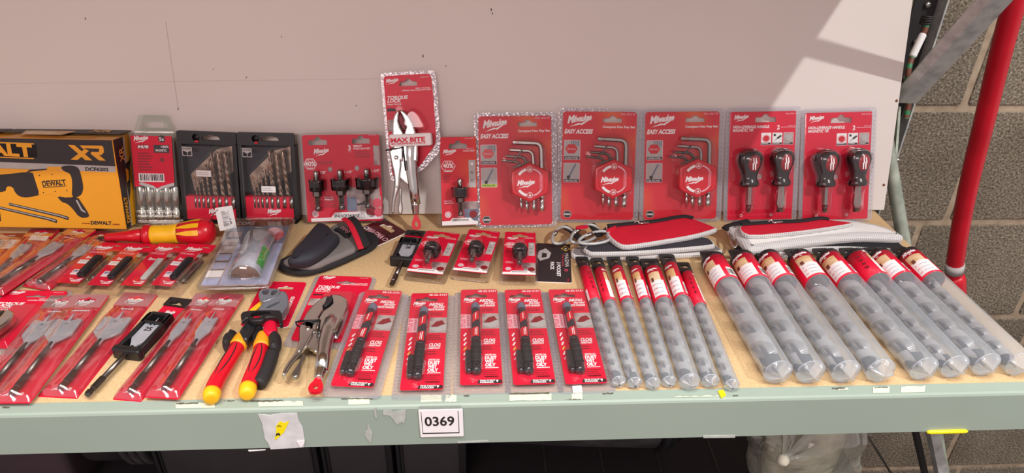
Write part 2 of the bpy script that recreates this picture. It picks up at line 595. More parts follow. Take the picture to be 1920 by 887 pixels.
    def text(self, s, x, y, cap, m, z, bold=0.0, shear=0.0, align='L', rot=0.0, width=None, X=None, fn=None):
        vs, fs, w = glyphs(s, bold)
        k = cap / CAP
        kx = k if width is None else width / max(1e-6, w)
        off = {'L': 0, 'C': -w * kx / 2, 'R': -w * kx}[align]
        c, q = math.cos(R(rot)), math.sin(R(rot))
        out = []
        for a, b in vs:
            px, py = off + a * kx + shear * b * k, b * k
            p = (x + px * c - py * q, y + px * q + py * c)
            out.append(fn(p[0], p[1], z) if fn else (p[0], p[1], z))
        self.add(out, fs, m, X=X)

    def build(self, name, parent=None, label=None, world=False, kind=None):
        me = bpy.data.meshes.new(name)
        vs = self.v
        if world and parent is not None:
            inv = WORLD_OF[parent].inverted()
            vs = [inv @ v for v in vs]
        me.from_pydata([tuple(v) for v in vs], [], self.f)
        for m in self.mats:
            me.materials.append(m)
        me.polygons.foreach_set('material_index', self.m)
        me.polygons.foreach_set('use_smooth', self.s)
        me.update()
        o = bpy.data.objects.new(name, me)
        COL.objects.link(o)
        if parent is not None:
            o.parent = parent
        WORLD_OF[o] = WORLD_OF[parent] if parent is not None else Matrix()
        if label:
            o['label'] = label
        if kind:
            o['kind'] = kind
        return o

WORLD_OF = {}
def thing(name, X, label, cat, group=None):
    o = bpy.data.objects.new(name, None)
    o.empty_display_size = 0.02
    COL.objects.link(o)
    if not isinstance(X, Matrix):
        X = Matrix.Translation(Vector(X))
    o.matrix_world = X
    WORLD_OF[o] = X
    o['label'], o['category'] = label, cat
    if group:
        o['group'] = group
    return o

def tag(o, label, cat, group=None):
    o['label'], o['category'] = label, cat
    if group:
        o['group'] = group
    return o

def copy_thing(root, X, label, group=None):
    """a thing with copies of its parts and sub-parts"""
    def rec(o, parent):
        c = o.copy()
        COL.objects.link(c)
        c.parent = parent
        for ch in list(o.children):
            rec(ch, c)
        return c
    c = rec(root, None)
    c.matrix_world = X
    WORLD_OF[c] = X
    c['label'] = label
    if group:
        c['group'] = group
    return c

class Card:
    """print on a sheet, placed by coordinates read off a picture of that sheet"""
    def __init__(self, mb, w, h, box, z, x0=None, y0=0.0, step=0.00012):
        self.mb, self.w, self.h, self.b, self.z, self.step = mb, w, h, box, z, step
        self.x0 = -w / 2 if x0 is None else x0
        self.y0 = y0
        self.kx = w / (box[2] - box[0])
        self.ky = h / (box[3] - box[1])
    def p(self, x, y):
        return (self.x0 + (x - self.b[0]) * self.kx, self.y0 + self.h - (y - self.b[1]) * self.ky)
    def L(self, l):
        return self.z + self.step * l
    def poly(self, pts, m, l=1, holes=()):
        self.mb.flat([self.p(*q) for q in pts], self.L(l), m, [[self.p(*q) for q in h] for h in holes])
    def rect(self, x0, y0, x1, y1, m, l=1, r=0):
        a, b = self.p(x0, y1), self.p(x1, y0)
        self.mb.flat(rrect(a[0], a[1], b[0], b[1], max(r * self.kx, 1e-5), 3 if r else 1), self.L(l), m)
    def circ(self, x, y, r, m, l=1, ri=0, n=24):
        c = self.p(x, y)
        self.mb.flat(circle(c[0], c[1], r * self.kx, n, r * self.ky), self.L(l), m, [circle(c[0], c[1], ri * self.kx, n, ri * self.ky)] if ri else ())
    def text(self, s, x, y, cap, m, l=2, bold=0.015, shear=0.0, align='L', rot=0.0, width=None):
        c = self.p(x, y)
        self.mb.text(s, c[0], c[1], cap * self.ky, m, self.L(l), bold, shear, align, rot, None if width is None else width * self.kx)
    def fine(self, x0, y0, x1, y1, n, m, l=1, ragged=0.3):
        dy = (y1 - y0) / n
        for i in range(n):
            x = x0
            e = x1 - (x1 - x0) * ragged * random.random()
            while x < e:
                wd = (x1 - x0) * random.uniform(0.08, 0.2)
                self.rect(x, y0 + dy * i, min(e, x + wd), y0 + dy * i + dy * 0.5, m, l)
                x += wd + (x1 - x0) * 0.03
    def logo(self, x, y, wd, m, l=2, rot=7.0, aspect=1.0):
        """slanted script word over a lightning bolt; (x, y) lower left of its first letter"""
        c = self.p(x, y)
        logo(self.mb, c[0], c[1], wd * self.kx, m, self.L(l), rot, ky=self.ky / self.kx * aspect)
    def hexa(self, x, y, r, m, l=1, ri=0):
        H = lambda q: [(x + q * math.cos(R(60 * i)), y + q * .86 * math.sin(R(60 * i))) for i in range(6)]
        self.poly(H(r), m, l, [H(ri)] if ri else ())
    def bars(self, x0, y0, x1, y1, l=1):
        self.rect(x0, y0, x1, y1, M['white'], l)
        x = x0 + (x1 - x0) * .06
        while x < x1 - (x1 - x0) * .08:
            wd = (x1 - x0) * random.choice((.015, .03, .045))
            self.rect(x, y0 + (y1 - y0) * .1, x + wd, y1 - (y1 - y0) * .15, M['dark_print'], l + 1)
            x += wd + (x1 - x0) * random.choice((.02, .035))

BOLT = [(.03, -.13), (.43, .0), (.46, -.05), (.97, .17), (.50, -.135), (.47, -.085)]
def logo(mb, x, y, wd, m, z, rot=7.0, fn=None, ky=1.0):
    c, s = math.cos(R(rot)), math.sin(R(rot))
    def place(u, v, zz):
        px, py = (u * c - v * s), (u * s + v * c) * ky
        return fn(x + px, y + py, zz) if fn else (x + px, y + py, zz)
    mb.text('M', 0, 0, wd * .26, m, z, 0.04, 0.32, 'L', 0, wd * .21, fn=place)
    mb.text('ilwaukee', wd * .225, wd * .012, wd * .215, m, z, 0.045, 0.30, 'L', 0, wd * .66, fn=place)
    pts = [(u * wd, v * wd * .75 - wd * .04) for u, v in BOLT]
    tr = tessellate_polygon([[Vector((p[0], p[1], 0)) for p in pts]])
    fs = []
    for a, b, e in tr:
        A, B, E = pts[a], pts[b], pts[e]
        ar = (B[0] - A[0]) * (E[1] - A[1]) - (E[0] - A[0]) * (B[1] - A[1])
        fs.append((a, b, e) if ar > 0 else (a, e, b))
    mb.add([place(p[0], p[1], z) for p in pts], fs, m)

def soften(pts, r, n=3):
    """an outline with its corners rounded by r"""
    out = []
    k = len(pts)
    for i in range(k):
        a, b, c = Vector(pts[i - 1]), Vector(pts[i]), Vector(pts[(i + 1) % k])
        p = b + (a - b).normalized() * min(r, (a - b).length * .45)
        q = b + (c - b).normalized() * min(r, (c - b).length * .45)
        for j in range(n + 1):
            t = j / n
            out.append(tuple(p * (1 - t) ** 2 + b * 2 * t * (1 - t) + q * t * t))
    return out

def crop(ox, oy, k):
    """coordinates read off an enlarged view -> picture coordinates"""
    return lambda pts: [(ox + x / k, oy + y / k) for x, y in pts]
def tr_z(pts, z):
    return [on_z(x, y, z) for x, y in pts]
def xy(ps):
    return [(p.x, p.y) for p in ps]
def smooth_loop(pts, it=2, closed=True):
    for _ in range(it):
        out = []
        n = len(pts)
        for i in range(n if closed else n - 1):
            a, b = Vector(pts[i]), Vector(pts[(i + 1) % n])
            out += [tuple(a * .75 + b * .25), tuple(a * .25 + b * .75)]
        if not closed:
            out = [tuple(pts[0])] + out + [tuple(pts[-1])]
        pts = out
    return pts
# ------------------------------------------------------------------ the place
PANEL_Y = 0.953
YF, YD = 0.5555, 0.573                       # front of beam, front of chipboard
def structure(o):
    o['kind'] = 'structure'
    return o

WALL_Y = 1.42
def build_wall():
    rows = [on_y(1800, 203, WALL_Y).z, on_y(1800, 416, WALL_Y).z]
    dz = rows[0] - rows[1]
    mb = MB()
    mb.box(-2.2, WALL_Y, -1.3, 2.6, WALL_Y + 0.1, 1.9, M['mortar'])
    j = 0.017
    jx = [on_y(1838, 110, WALL_Y).x, on_y(1753, 465, WALL_Y).x]
    L = 0.34
    for k in range(-7, 8):
        z0 = rows[1] + k * dz
        off = jx[0] if k % 2 else jx[1]
        n0 = int((-2.2 - off) / L) - 1
        for i in range(n0, n0 + 18):
            x0 = max(-2.2, off + i * L) + j / 2
            x1 = min(2.6, off + (i + 1) * L) - j / 2
            if x1 - x0 < .02:
                continue
            mb.slab(rrect(x0, z0 + j / 2, x1, z0 + dz - j / 2, .006, 2), 0, .004, M['block'], bev=.002,
                    X=Matrix.Translation((0, WALL_Y, 0)) @ Matrix.Rotation(R(90), 4, 'X'))
    structure(mb.build('wall_back'))
build_wall()

mb = MB()
mb.box(-2.2, -2.5, -1.3, 2.6, WALL_Y, -1.28, M['floor'])
structure(mb.build('floor'))

# shelf board: chipboard, its right end cut on the skew
a, b, c = on_z(1655, 411), on_z(1724, 476), on_z(1990, 716)
right = [(c.x, YD), (b.x, b.y), (a.x, a.y), (a.x, 0.985)]
mb = MB()
mb.slab([(-0.95, YD)] + right + [(-0.95, 0.985)], -0.016, 0.0, M['deck'], side=M['edge'])
tag(mb.build('shelf_board'), 'tan chipboard shelf board carrying all the tools', 'shelf')

# beam: pale lip in front of the board, tall grey face below
zb = on_y(960, 831, YF).z
BEAM_Z = zb
mb = MB()
prof = [(YD - .0005, -0.0165), (YD - .0005, 0.0004), (YF + .0035, 0.0004), (YF + .001, -0.0006), (YF, -0.003), (YF, zb + .002), (YF + .002, zb), (YF + .03, zb), (YF + .03, -0.0165)]
X0, X1 = -0.97, 1.0
mb.add([(x, y, z) for x in (X0, X1) for y, z in prof],
       [(i, (i + 1) % 9, 9 + (i + 1) % 9, 9 + i) for i in range(9)] + [tuple(range(9))[::-1], tuple(range(9, 18))], M['beam'])
beam = mb.build('shelf_beam')
tag(beam, 'long grey green painted steel beam along the front of the shelf', 'shelf beam')

# old tape and dirt left on the lip: traced marks, each lying on the paint
def lip_patch(pts, m, dz=0.0002):
    return [(p.x, max(YF + .0042, min(YD - .001, p.y))) for p in tr_z(pts, 0.0006)], m, dz
def jag(x0, y0, x1, y1, n=9, amp=2.0, tilt=-0.022):
    top = [(x0 + (x1 - x0) * i / n, y0 + tilt * (x1 - x0) * i / n + random.uniform(-amp, amp) * .6) for i in range(n + 1)]
    bot = [(x0 + (x1 - x0) * i / n, y1 + tilt * (x1 - x0) * i / n + random.uniform(-amp, amp) * .35) for i in range(n + 1)]
    return top + bot[::-1]
marks = [(484, 755, 568, 766), (329, 757, 402, 769), (653, 747, 693, 760), (789, 741, 828, 755), (835, 742, 856, 754), (955, 739, 1034, 752),
         (1265, 744, 1347, 748), (1637, 727, 1668, 739), (1690, 725, 1735, 738), (1072, 738, 1092, 750), (1571, 728, 1590, 732)]
for x0, y0, x1, y1 in marks:
    mb = MB()
    pts, m, dz = lip_patch(jag(x0, y0, x1, y1, n=16, amp=2.6), M['tape'])
    mb.flat(pts[::-1] if area2(pts) < 0 else pts, 0.0010, m)
    mb.build('tape_residue', beam, 'yellowed old tape residue')
dirts = [(470, 752, 530, 754), (330, 757, 372, 759), (780, 738, 800, 740), (955, 738, 1030, 741), (1060, 750, 1095, 752), (1375, 742, 1384, 746), (640, 748, 700, 750),
         (1560, 728, 1585, 730), (1640, 727, 1665, 728.5), (5, 764, 18, 766), (1130, 738, 1150, 739.5), (1690, 738, 1705, 740), (870, 742, 880, 744), (420, 752, 440, 753)]
for x0, y0, x1, y1 in dirts:
    mb = MB()
    pts, m, dz = lip_patch(jag(x0, y0, x1, y1, n=12, amp=1.5), M['dirt'])
    mb.flat(pts[::-1] if area2(pts) < 0 else pts, 0.0014, m)
    mb.build('dirt_mark', beam)

# torn paper and film stuck on the face
FACE = Matrix.Translation((0, YF, 0)) @ Matrix.Rotation(R(90), 4, 'X')    # local x right, y up, z towards the viewer
def face(pts):
    return [(p.x, p.z) for p in (on_y(x, y, YF) for x, y in pts)]
def face_poly(name, pts, m, label=None, z=.0002, parent=None, t=.0004):
    mb = MB()
    mb.slab(face(pts), z, z + t, m, X=FACE)
    return mb.build(name, parent or beam, label)
C5 = crop(450, 720, 3.84)
M['torn_paper'] = mat('torn_paper', 'cfcfcf', 0.7, var=0.12, vscale=70)
st = face_poly('torn_sticker', C5([(130, 215), (220, 222), (300, 208), (412, 206), (422, 260), (452, 310), (466, 400), (462, 452), (404, 458), (330, 462), (222, 468), (205, 425), (180, 390), (160, 280)]), M['torn_paper'], 'torn white paper sticker with yellow scrap')
mb = MB()
mb.slab(face(C5([(262, 300), (290, 262), (318, 278), (356, 262), (318, 345), (262, 396), (250, 396), (262, 345)])), .0007, .0009, M['yellow_clip'], X=FACE)
mb.flat(face(C5([(258, 372), (262, 352), (280, 348), (292, 356), (288, 370), (276, 362)]))[::1], .00105, M['dark_print'], X=FACE)
q = face(C5([(266, 305)]))[0]
mb.text('.o.', q[0], q[1], .0042, M['dark_print'], .0011, .01, X=FACE)
mb.build('yellow_scrap', st)
face_poly('curled_corner', C5([(410, 405), (468, 396), (466, 420), (440, 452)]), M['white'], z=.0012, parent=st)
M['dry_film'] = mat('dried_film', 'b2b6b0', 0.55, var=0.15, vscale=120)
face_poly('film_scrap', C5([(1030, 190), (1095, 185), (1100, 200), (1194, 182), (1192, 235), (1180, 285), (1165, 270), (1130, 292), (1110, 262), (1080, 225), (1032, 222)]), M['dry_film'])
face_poly('film_scrap', C5([(918, 282), (932, 300), (945, 330), (955, 350), (942, 422), (922, 405), (900, 370), (900, 345), (916, 330)]), M['dry_film'])
face_poly('film_scrap', C5([(962, 180), (980, 168), (988, 248), (972, 240)]), M['dry_film'])
face_poly('film_scrap', C5([(1565, 412), (1790, 405), (1790, 417), (1565, 424)]), M['dry_film'])
face_poly('film_scrap', C5([(60, 474), (185, 469), (185, 474), (65, 484)]), M['paper'])
face_poly('film_scrap', crop(1300, 720, 4.8)([(85, 462), (375, 458), (375, 480), (90, 484)]), M['dry_film'])

# price-rail label holder
W5 = C5([(1288, 190), (1608, 176), (1610, 378), (1302, 386)])
pl = [on_y(x, y, YF - .002) for x, y in W5]
o = (pl[2] + pl[3]) / 2
xa = (pl[1] - pl[0]).normalized()
X = axes(xa, Vector((0, 0, 1)), xa.cross(Vector((0, 0, 1))), Vector((o.x, YF - .0004, o.z)))
lw, lh = (pl[1] - pl[0]).length, (pl[0] - pl[3]).length
t = thing('shelf_label', X, 'white shelf number label reading 0369 clipped to the grey beam', 'label')
mb = MB()
mb.slab(rrect(-lw / 2, 0, lw / 2, lh, .0015), .0002, .0016, M['white'], bev=.0005)
c = Card(mb, lw, lh, (1295, 183, 1609, 382), .0016)
for r_ in ((1312, 195, 1316, 356), (1574, 193, 1579, 350), (1312, 348, 1579, 356)):
    c.rect(*r_, M['dark_print'])
c.text('0369', 1440, 296, 64, M['dark_print'], 2, 0.022, align='C', width=212)
mb.build('number_card', t)
mb = MB()
mb.slab(rrect(-lw / 2 + .001, lh, lw / 2 - .001, lh + .0052, .0008), .0002, .0012, M['blister'])
mb.build('clip_strip', t, 'clear plastic clip strip')

# yellow locking clip under the beam
a, b = on_y(1738, 811, YF - .001), on_y(1814, 809, YF - .001)
mb = MB()
mb.sweep([(a.x, a.y, a.z), (a.x + .003, a.y, a.z + .0006), (b.x - .003, b.y, b.z + .0004), (b.x, b.y, b.z)], [.0012, .0024, .0024, .0012], M['yellow_clip'], n=10)
tag(mb.build('locking_clip'), 'yellow plastic locking clip under the beam at its right end', 'clip')
p = on_z(1288, 737, .001)
mb = MB()
mb.slab([(q.x, q.y) for q in tr_z([(1346, 734), (1356, 732), (1361, 742), (1352, 747)], .001)], .0006, .0022, M['yellow_clip'])
tag(mb.build('yellow_scrap'), 'small yellow plastic scrap on the lip below the small tubes', 'scrap')
mb = MB()
mb.slab([(q.x, q.y) for q in tr_z([(1073, 726), (1090, 724), (1092, 737), (1074, 738)], .001)], .0016, .0026, M['white'])
tag(mb.build('paper_tag'), 'small white paper tag on the lip below the last marker pack', 'tag')

M['panel_seam'] = mat('board_seam', 'cfc4be', 0.6)
# leaning white back panel
n = Vector((0, -math.cos(R(PANEL_LEAN)), math.sin(R(PANEL_LEAN))))
up = Vector((0, math.sin(R(PANEL_LEAN)), math.cos(R(PANEL_LEAN))))
P0 = Vector((0, PANEL_Y, 0))
br, tr_ = on_plane(1656, 404, P0, n), on_plane(1712, -6, P0, n)
zb_, zt = .004, .62
PX = axes(Vector((1, 0, 0)), up, n, P0 - n * 0.0)
h1 = (tr_ - P0).dot(up)
k = (tr_.x - br.x) / h1
mb = MB()
mb.slab([(-1.25, zb_), (br.x, zb_), (br.x + k * .72, .72), (-1.25, .72)], -.012, 0, M['panel'], side=M['edge'])
# screw holes, seams of old tape and scuffs
for x, y in ((1681, 189), (1657, 347), (1646, 500)):
    q = on_plane(x, y, P0, n)
    if y < 420:
        mb.flat(circle(q.x, (q - P0).dot(up), .0022, 12), .0002, M['brown_tape'])
for (x, y, s) in ((160, 35, 1.2), (921, 18, 1.5), (923, 25, 1.2), (836, 124, 1), (793, 105, 1.6), (334, 204, 1.5), (462, 145, 1.), (400, 130, .8), (668, 198, .9), (528, 69, .9)):
    q = on_plane(x, y, P0, n)
    mb.flat(circle(q.x, (q - P0).dot(up), .0006 * s, 8, .0014 * s), .0002, M['dirt'])
s0, s1 = on_plane(310, 40, P0, n), on_plane(334, 205, P0, n)
mb.flat([(s0.x, (s0 - P0).dot(up)), (s1.x, (s1 - P0).dot(up)), (s1.x + .0006, (s1 - P0).dot(up)), (s0.x + .0006, (s0 - P0).dot(up))], .0002, M['grey_print'])
for k in range(9):
    q0, q1 = on_plane(-40 + 90 * k, 158 - 1.2 * k, P0, n), on_plane(52 + 90 * k, 157 - 1.2 * k, P0, n)
    v0, v1 = (q0 - P0).dot(up), (q1 - P0).dot(up)
    mb.flat([(q0.x, v0), (q1.x, v1), (q1.x, v1 + .0007), (q0.x, v0 + .0007)], .0002, M['panel_seam'])
mb2 = mb.build('back_panel')
mb2.matrix_world = PX
tag(mb2, 'white board leaning behind the back row of packs', 'board')

# upper shelf of the same rack, out of the picture; it shades the back of this one
mb = MB()
mb.box(-1.3, YD, .66, .7066, 1.12, .68, M['deck'])
mb.box(-1.3, YF, .60, .7066, YD, .685, M['beam'])
mb.box(.69, YD, .60, .7066, 1.12, .685, M['beam'])
mb.box(-1.3, 1.105, .60, .69, 1.12, .685, M['beam'])
structure(mb.build('upper_shelf'))

# ---- rack steel, pipe and cable on the right
def bar(mb, a, b, w, t, m, up=(0, 0, 1)):
    d = (b - a).normalized()
    s = d.cross(Vector(up)).normalized()
    v = s.cross(d)
    for q in (0,):
        vs = []
        for p in (a, b):
            for i, j in ((-1, -1), (1, -1), (1, 1), (-1, 1)):
                vs.append(p + s * (w / 2 * i) + v * (t / 2 * j))
        mb.add(vs, [(3, 2, 1, 0), (4, 5, 6, 7), (0, 1, 5, 4), (1, 2, 6, 5), (2, 3, 7, 6), (3, 0, 4, 7)], m)

# dark slotted upright behind the board
a = on_y(1737, 40, 1.19)
up_x = a.x
mb = MB()
mb.box(up_x - .03, 1.19, -.9, up_x + .012, 1.193, .9, M['black_soft'])
mb.box(up_x + .009, 1.165, -.9, up_x + .012, 1.193, .9, M['galv'])
for k in range(12):
    mb.lathe([(.0055, -.001), (.0055, .004), (.0035, .006)], M['steel'], X=Matrix.Translation((up_x - .008, 1.19, -.05 + k * .062)) @ Matrix.Rotation(R(180), 4, 'Z'), n=12)
tag(mb.build('rack_upright'), 'dark steel upright with bolt heads beside the white board', 'rack upright')

# galvanised brace slanting up to the right
A = on_y(1696, 178, 1.043)
d = ray(1880, -28)
B = CAM_P + d * (A.x / d.x)
B = A + (B - A) * 3.4
d = (B - A).normalized()
side = Vector((0, -1, .45)); side = (side - d * side.dot(d)).normalized()
vv = d.cross(side)
mb = MB()
def chan(prof, a, b, m):
    vs = [p + side * u + vv * w for p in (a, b) for u, w in prof]
    k = len(prof)
    mb.add(vs, [(i, (i + 1) % k, k + (i + 1) % k, k + i) for i in range(k)] + [tuple(range(k))[::-1], tuple(range(k, 2 * k))], m)
chan([(0, -.0195), (.004, -.0215), (.015, -.013), (.016, .015), (.004, .0215), (0, .0195), (.011, .0135), (.011, -.0115)], A, B, M['galv'])
tag(mb.build('rack_brace'), 'galvanised channel brace slanting up beside the red pipe', 'rack brace')

# slanting galvanised leg: seen beside the board, then below the beam
A, B = on_y(1662, 262, 1.03), on_y(1694, 450, .985)
mb = MB()
mb.sweep([A - (B - A) * 1.2, A, A.lerp(B, .5), B, B + (B - A) * .4, B + (B - A) * 5.5], .0105, M['galv_green'], n=16)
tag(mb.build('rack_pole'), 'pale galvanised pole slanting down behind the white pouches', 'pole')
A, B = on_y(1683, 200, 1.06), on_y(1676, 296, 1.03)
mb = MB()
bar(mb, A, B, .004, .012, M['galv_green'])
mb.lathe([(.003, 0), (.003, .006)], M['chrome'], X=Matrix.Translation(B + Vector((.002, -.004, 0))) @ Matrix.Rotation(R(180), 4, 'Z'), n=10)
tag(mb.build('edge_strip'), 'thin metal edging strip with a screw at the right edge of the board', 'metal strip')
A, B = on_y(1748, 806, .66), on_y(1768, 905, .66)
mb = MB()
bar(mb, A + (A - B) * .4, B + (B - A) * 3, .0165, .012, M['galv'])
bar(mb, A + (A - B) * .4 + Vector((-.0165, .02, 0)), B + (B - A) * 3 + Vector((-.0155, .02, 0)), .012, .006, M['black_soft'])
tag(mb.build('rack_strut'), 'flat galvanised rack strut under the right end of the beam', 'rack strut')

# red pipe
pts = [(1912, -30, 1.10), (1900, 10, 1.105), (1872, 115, 1.125), (1845, 230, 1.15), (1822, 320, 1.17), (1804, 405, 1.19), (1793, 475, 1.2), (1788, 520, 1.205)]
P = [on_y(x, y, Y) for x, y, Y in pts]
t = thing('drain_pipe', P[-1], 'bright red plastic pipe rising in front of the concrete block wall', 'pipe')
mb = MB()
PP = smooth_loop([tuple(p) for p in P], 2, closed=False)
mb.sweep(PP, .0165, M['red_paint'], n=24)
mb.build('pipe', t, world=True)
mb = MB()
c0, c1 = on_y(1791, 494, 1.2), on_y(1789, 508, 1.203)
mb.sweep([c0, c1], .018, M['grey_print'], n=28)
for i in range(28):
    a = 2 * math.pi * i / 28
mb.build('clamp_ring', t, 'ribbed grey clamp ring', world=True)
mb = MB()
d0, d1 = on_y(1789.5, 515, 1.205), on_y(1796, 640, 1.21)
mb.sweep([d0, d0.lerp(d1, .05), d0.lerp(d1, .1), d1], [.017, .0205, .021, .021], M['red_paint'], n=24)
mb.build('socket', t, world=True)

# cable wound in striped tape
pts = [(1738, 34, 1.13), (1737, 52, 1.125), (1727, 72, 1.12), (1716, 95, 1.115), (1708, 112, 1.11), (1703, 132, 1.10), (1701, 158, 1.095), (1704, 180, 1.09), (1703, 200, 1.085), (1699, 222, 1.08)]
P = smooth_loop([tuple(on_y(x, y, Y)) for x, y, Y in pts], 3, closed=False)
nP = len(P)
t = thing('taped_cable', P[0], 'cable wound in green and brown tape hanging by the board edge', 'cable')
mb = MB()
def seg(i):
    f = i / nP
    if .19 < f < .41:
        return M['paper']
    return M['green_tape'] if int(f * 52) % 5 < 2 else M['brown_tape']
mb.sweep(P, [.0058 if .2 < i / nP < .41 else .0046 for i in range(nP)], M['green_tape'], n=12, seg=seg, up=(0, 1, 0))
mb.build('cable', t, world=True)
mb = MB()
q = Vector(P[int(nP * .06)])
for k in range(4):
    ring = [(q.x + .0085 * math.cos(R(a)), q.y + .0085 * math.sin(R(a)), q.z - .004 + k * .0028 + .002 * math.cos(R(a + 40 * k))) for a in range(0, 360, 20)]
    mb.sweep(ring, .0016, M['black_soft'], n=6, closed=True)
mb.build('wire_coil', t, 'coil of black wire', world=True)

# ---- what lies under the shelf
LOW = -.30
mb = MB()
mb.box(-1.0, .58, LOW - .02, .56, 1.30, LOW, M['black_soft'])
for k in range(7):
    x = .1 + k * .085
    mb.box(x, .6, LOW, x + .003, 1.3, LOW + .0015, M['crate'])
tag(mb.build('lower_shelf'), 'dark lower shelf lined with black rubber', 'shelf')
def crate(x0, x1, yf, label, h=.22, rim=True):
    a, b = on_y(x0, 860, yf).x, on_y(x1, 860, yf).x
    t = thing('storage_crate', ((a + b) / 2, yf, LOW + .002), label, 'crate', 'black crates under the shelf')
    w = b - a
    mb = MB()
    mb.slab(rrect(-w / 2, 0, w / 2, .22, .008), .0, h, M['crate'], bev=.004)
    mb.build('body', t)
    for s in (-1, 1):
        mb = MB()
        mb.box(s * (w / 2 - .003) - .0025, -.004, .01, s * (w / 2 - .003) + .0025, .004, h - .01, M['black'], b=.001)
        mb.box(s * (w / 2 - .009) - .001, -.002, .01, s * (w / 2 - .009) + .001, .004, h - .01, M['black'])
        mb.build('corner_rib', t)
    mb = MB()
    mb.slab(rrect(-w / 2 - .003, -.005, w / 2 + .003, .225, .008), h - .012, h + .004, M['black'], bev=.003)
    mb.build('rim', t)
    return t
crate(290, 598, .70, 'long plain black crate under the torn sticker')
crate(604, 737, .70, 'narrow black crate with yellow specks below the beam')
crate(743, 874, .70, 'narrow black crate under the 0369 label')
# splashes of paint on the second crate
# big scuffed tub lying on its side with stepped rims
a, b = on_y(884, 860, .72).x, on_y(1228, 860, .72).x
t = thing('plastic_tub', ((a + b) / 2, .80, LOW + .014), 'large scuffed black tub lying below the small auger tubes', 'tub')
mb = MB()
Xt = axes(Vector((0, 0, 1)), Vector((1, 0, 0)), Vector((0, 1, 0)), Vector((-(b - a) / 2, 0, .10)))
w = b - a
mb.lathe([(.085, 0), (.09, .01), (.1, w * .5), (.106, w - .004), (.104, w)], M['crate'], X=Xt, n=40)
mb.build('body', t)
mb = MB()
for k, r_ in enumerate((.112, .106, .098, .088)):
    mb.lathe([(r_ - .004, w + k * .011), (r_, w + k * .011 + .001), (r_, w + k * .011 + .009), (r_ - .004, w + k * .011 + .0105)], M['black'], X=Xt, n=40)
mb.build('stepped_rim', t)
# drum end and dusty sheet on the far left
a, b = on_y(134, 860, .70), on_y(262, 860, .70)
t = thing('rubber_drum', ((a.x + b.x) / 2, .80, LOW + .008), 'black ribbed drum under the left end of the shelf', 'drum')
w = b.x - a.x
mb = MB()
Xt = axes(Vector((0, 0, 1)), Vector((1, 0, 0)), Vector((0, 1, 0)), Vector((-w / 2, 0, .1)))
mb.lathe([(.03, 0), (.07, .004), (.1, .012), (.1, w * .7)], M['black_soft'], X=Xt, n=40)
mb.build('body', t)
for k in range(3):
    mb = MB()
    y = w * .72 + k * .012
    mb.lathe([(.1, y), (.106, y + .002), (.106, y + .008), (.1, y + .01)], M['crate'], X=Xt, n=40)
    mb.build('rib', t)
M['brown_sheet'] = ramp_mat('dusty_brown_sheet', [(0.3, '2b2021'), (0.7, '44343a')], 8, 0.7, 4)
a, b = on_y(-60, 860, .70), on_y(122, 860, .70)
mb = MB()
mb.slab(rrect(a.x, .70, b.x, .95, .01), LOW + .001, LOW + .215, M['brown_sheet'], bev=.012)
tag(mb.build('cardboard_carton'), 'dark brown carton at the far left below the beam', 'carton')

M['bag_fill'] = ramp_mat('packed_film', [(0.3, 'a6a18c'), (0.55, 'ccc7b2'), (0.8, 'e6e3d6')], 38, 0.5, 5, bump=0.8)
# knotted clear bag
cx = on_y(1512, 850, .66)
t = thing('plastic_bag', (cx.x, .675, LOW), 'crumpled clear plastic bag stuffed under the right end of the shelf', 'bag')
def bag_pt(u, v, s=1.0):
    a = 2 * math.pi * u
    r_ = math.sin(math.pi * min(1, v * .93 + .05)) ** .55
    x, y, z = .075 * r_ * math.cos(a), .062 * r_ * math.sin(a), .002 + .235 * v
    nz = noise.noise(Vector((x * 22, y * 22, z * 18))) * .022 + abs(noise.noise(Vector((x * 50 + 3, y * 50, z * 30)))) * .012
    k = 1 + nz / .09
    return (x * k * s, y * k * s, z)
mb = MB()
nu, nv = 64, 34
vs = [bag_pt(i / nu, j / (nv - 1)) for j in range(nv) for i in range(nu)]
mb.add(vs, [(j * nu + i, j * nu + (i + 1) % nu, (j + 1) * nu + (i + 1) % nu, (j + 1) * nu + i) for j in range(nv - 1) for i in range(nu)], M['bag'], False)
mb.build('bag_film', t)
mb = MB()
kx = on_y(1468, 862, .60)
for i in range(9):
    a = R(-50 + 17 * i)
    l_ = .034 + .012 * ((i * 7) % 3)
    q = Vector((kx.x - cx.x, kx.y - .675, kx.z - LOW))
    mb.sweep([q, q + Vector((.4 * l_ * math.cos(a), .010 + .004 * (i % 2), .4 * l_ * math.sin(a))), q + Vector((l_ * math.cos(a), .03, l_ * math.sin(a)))], [.003, .004, .007 + .002 * (i % 3)], M['bag'], n=5, smooth=False)
mb.lathe([(.002, -.008), (.007, -.004), (.0075, .004), (.002, .009)], M['bag_fill'], X=Matrix.Translation((kx.x - cx.x, kx.y - .6756, kx.z - LOW)), n=12)
mb.build('knot', t, 'pale twisted knot')
mb = MB()
mb.pillow(circle(.004, .006, .052, 24, .04), .003, .215, M['bag_fill'], .022)
mb.build('contents', t)
# ------------------------------------------------------------------ back row
def RX(x, y, z=0.0):
    return Matrix.Translation((x, y, z))

def flange(mb, pts, hole, m, z0=-.0004, z1=.0008):
    mb.slab(pts, z0, z1, m, holes=[hole] if hole else ())

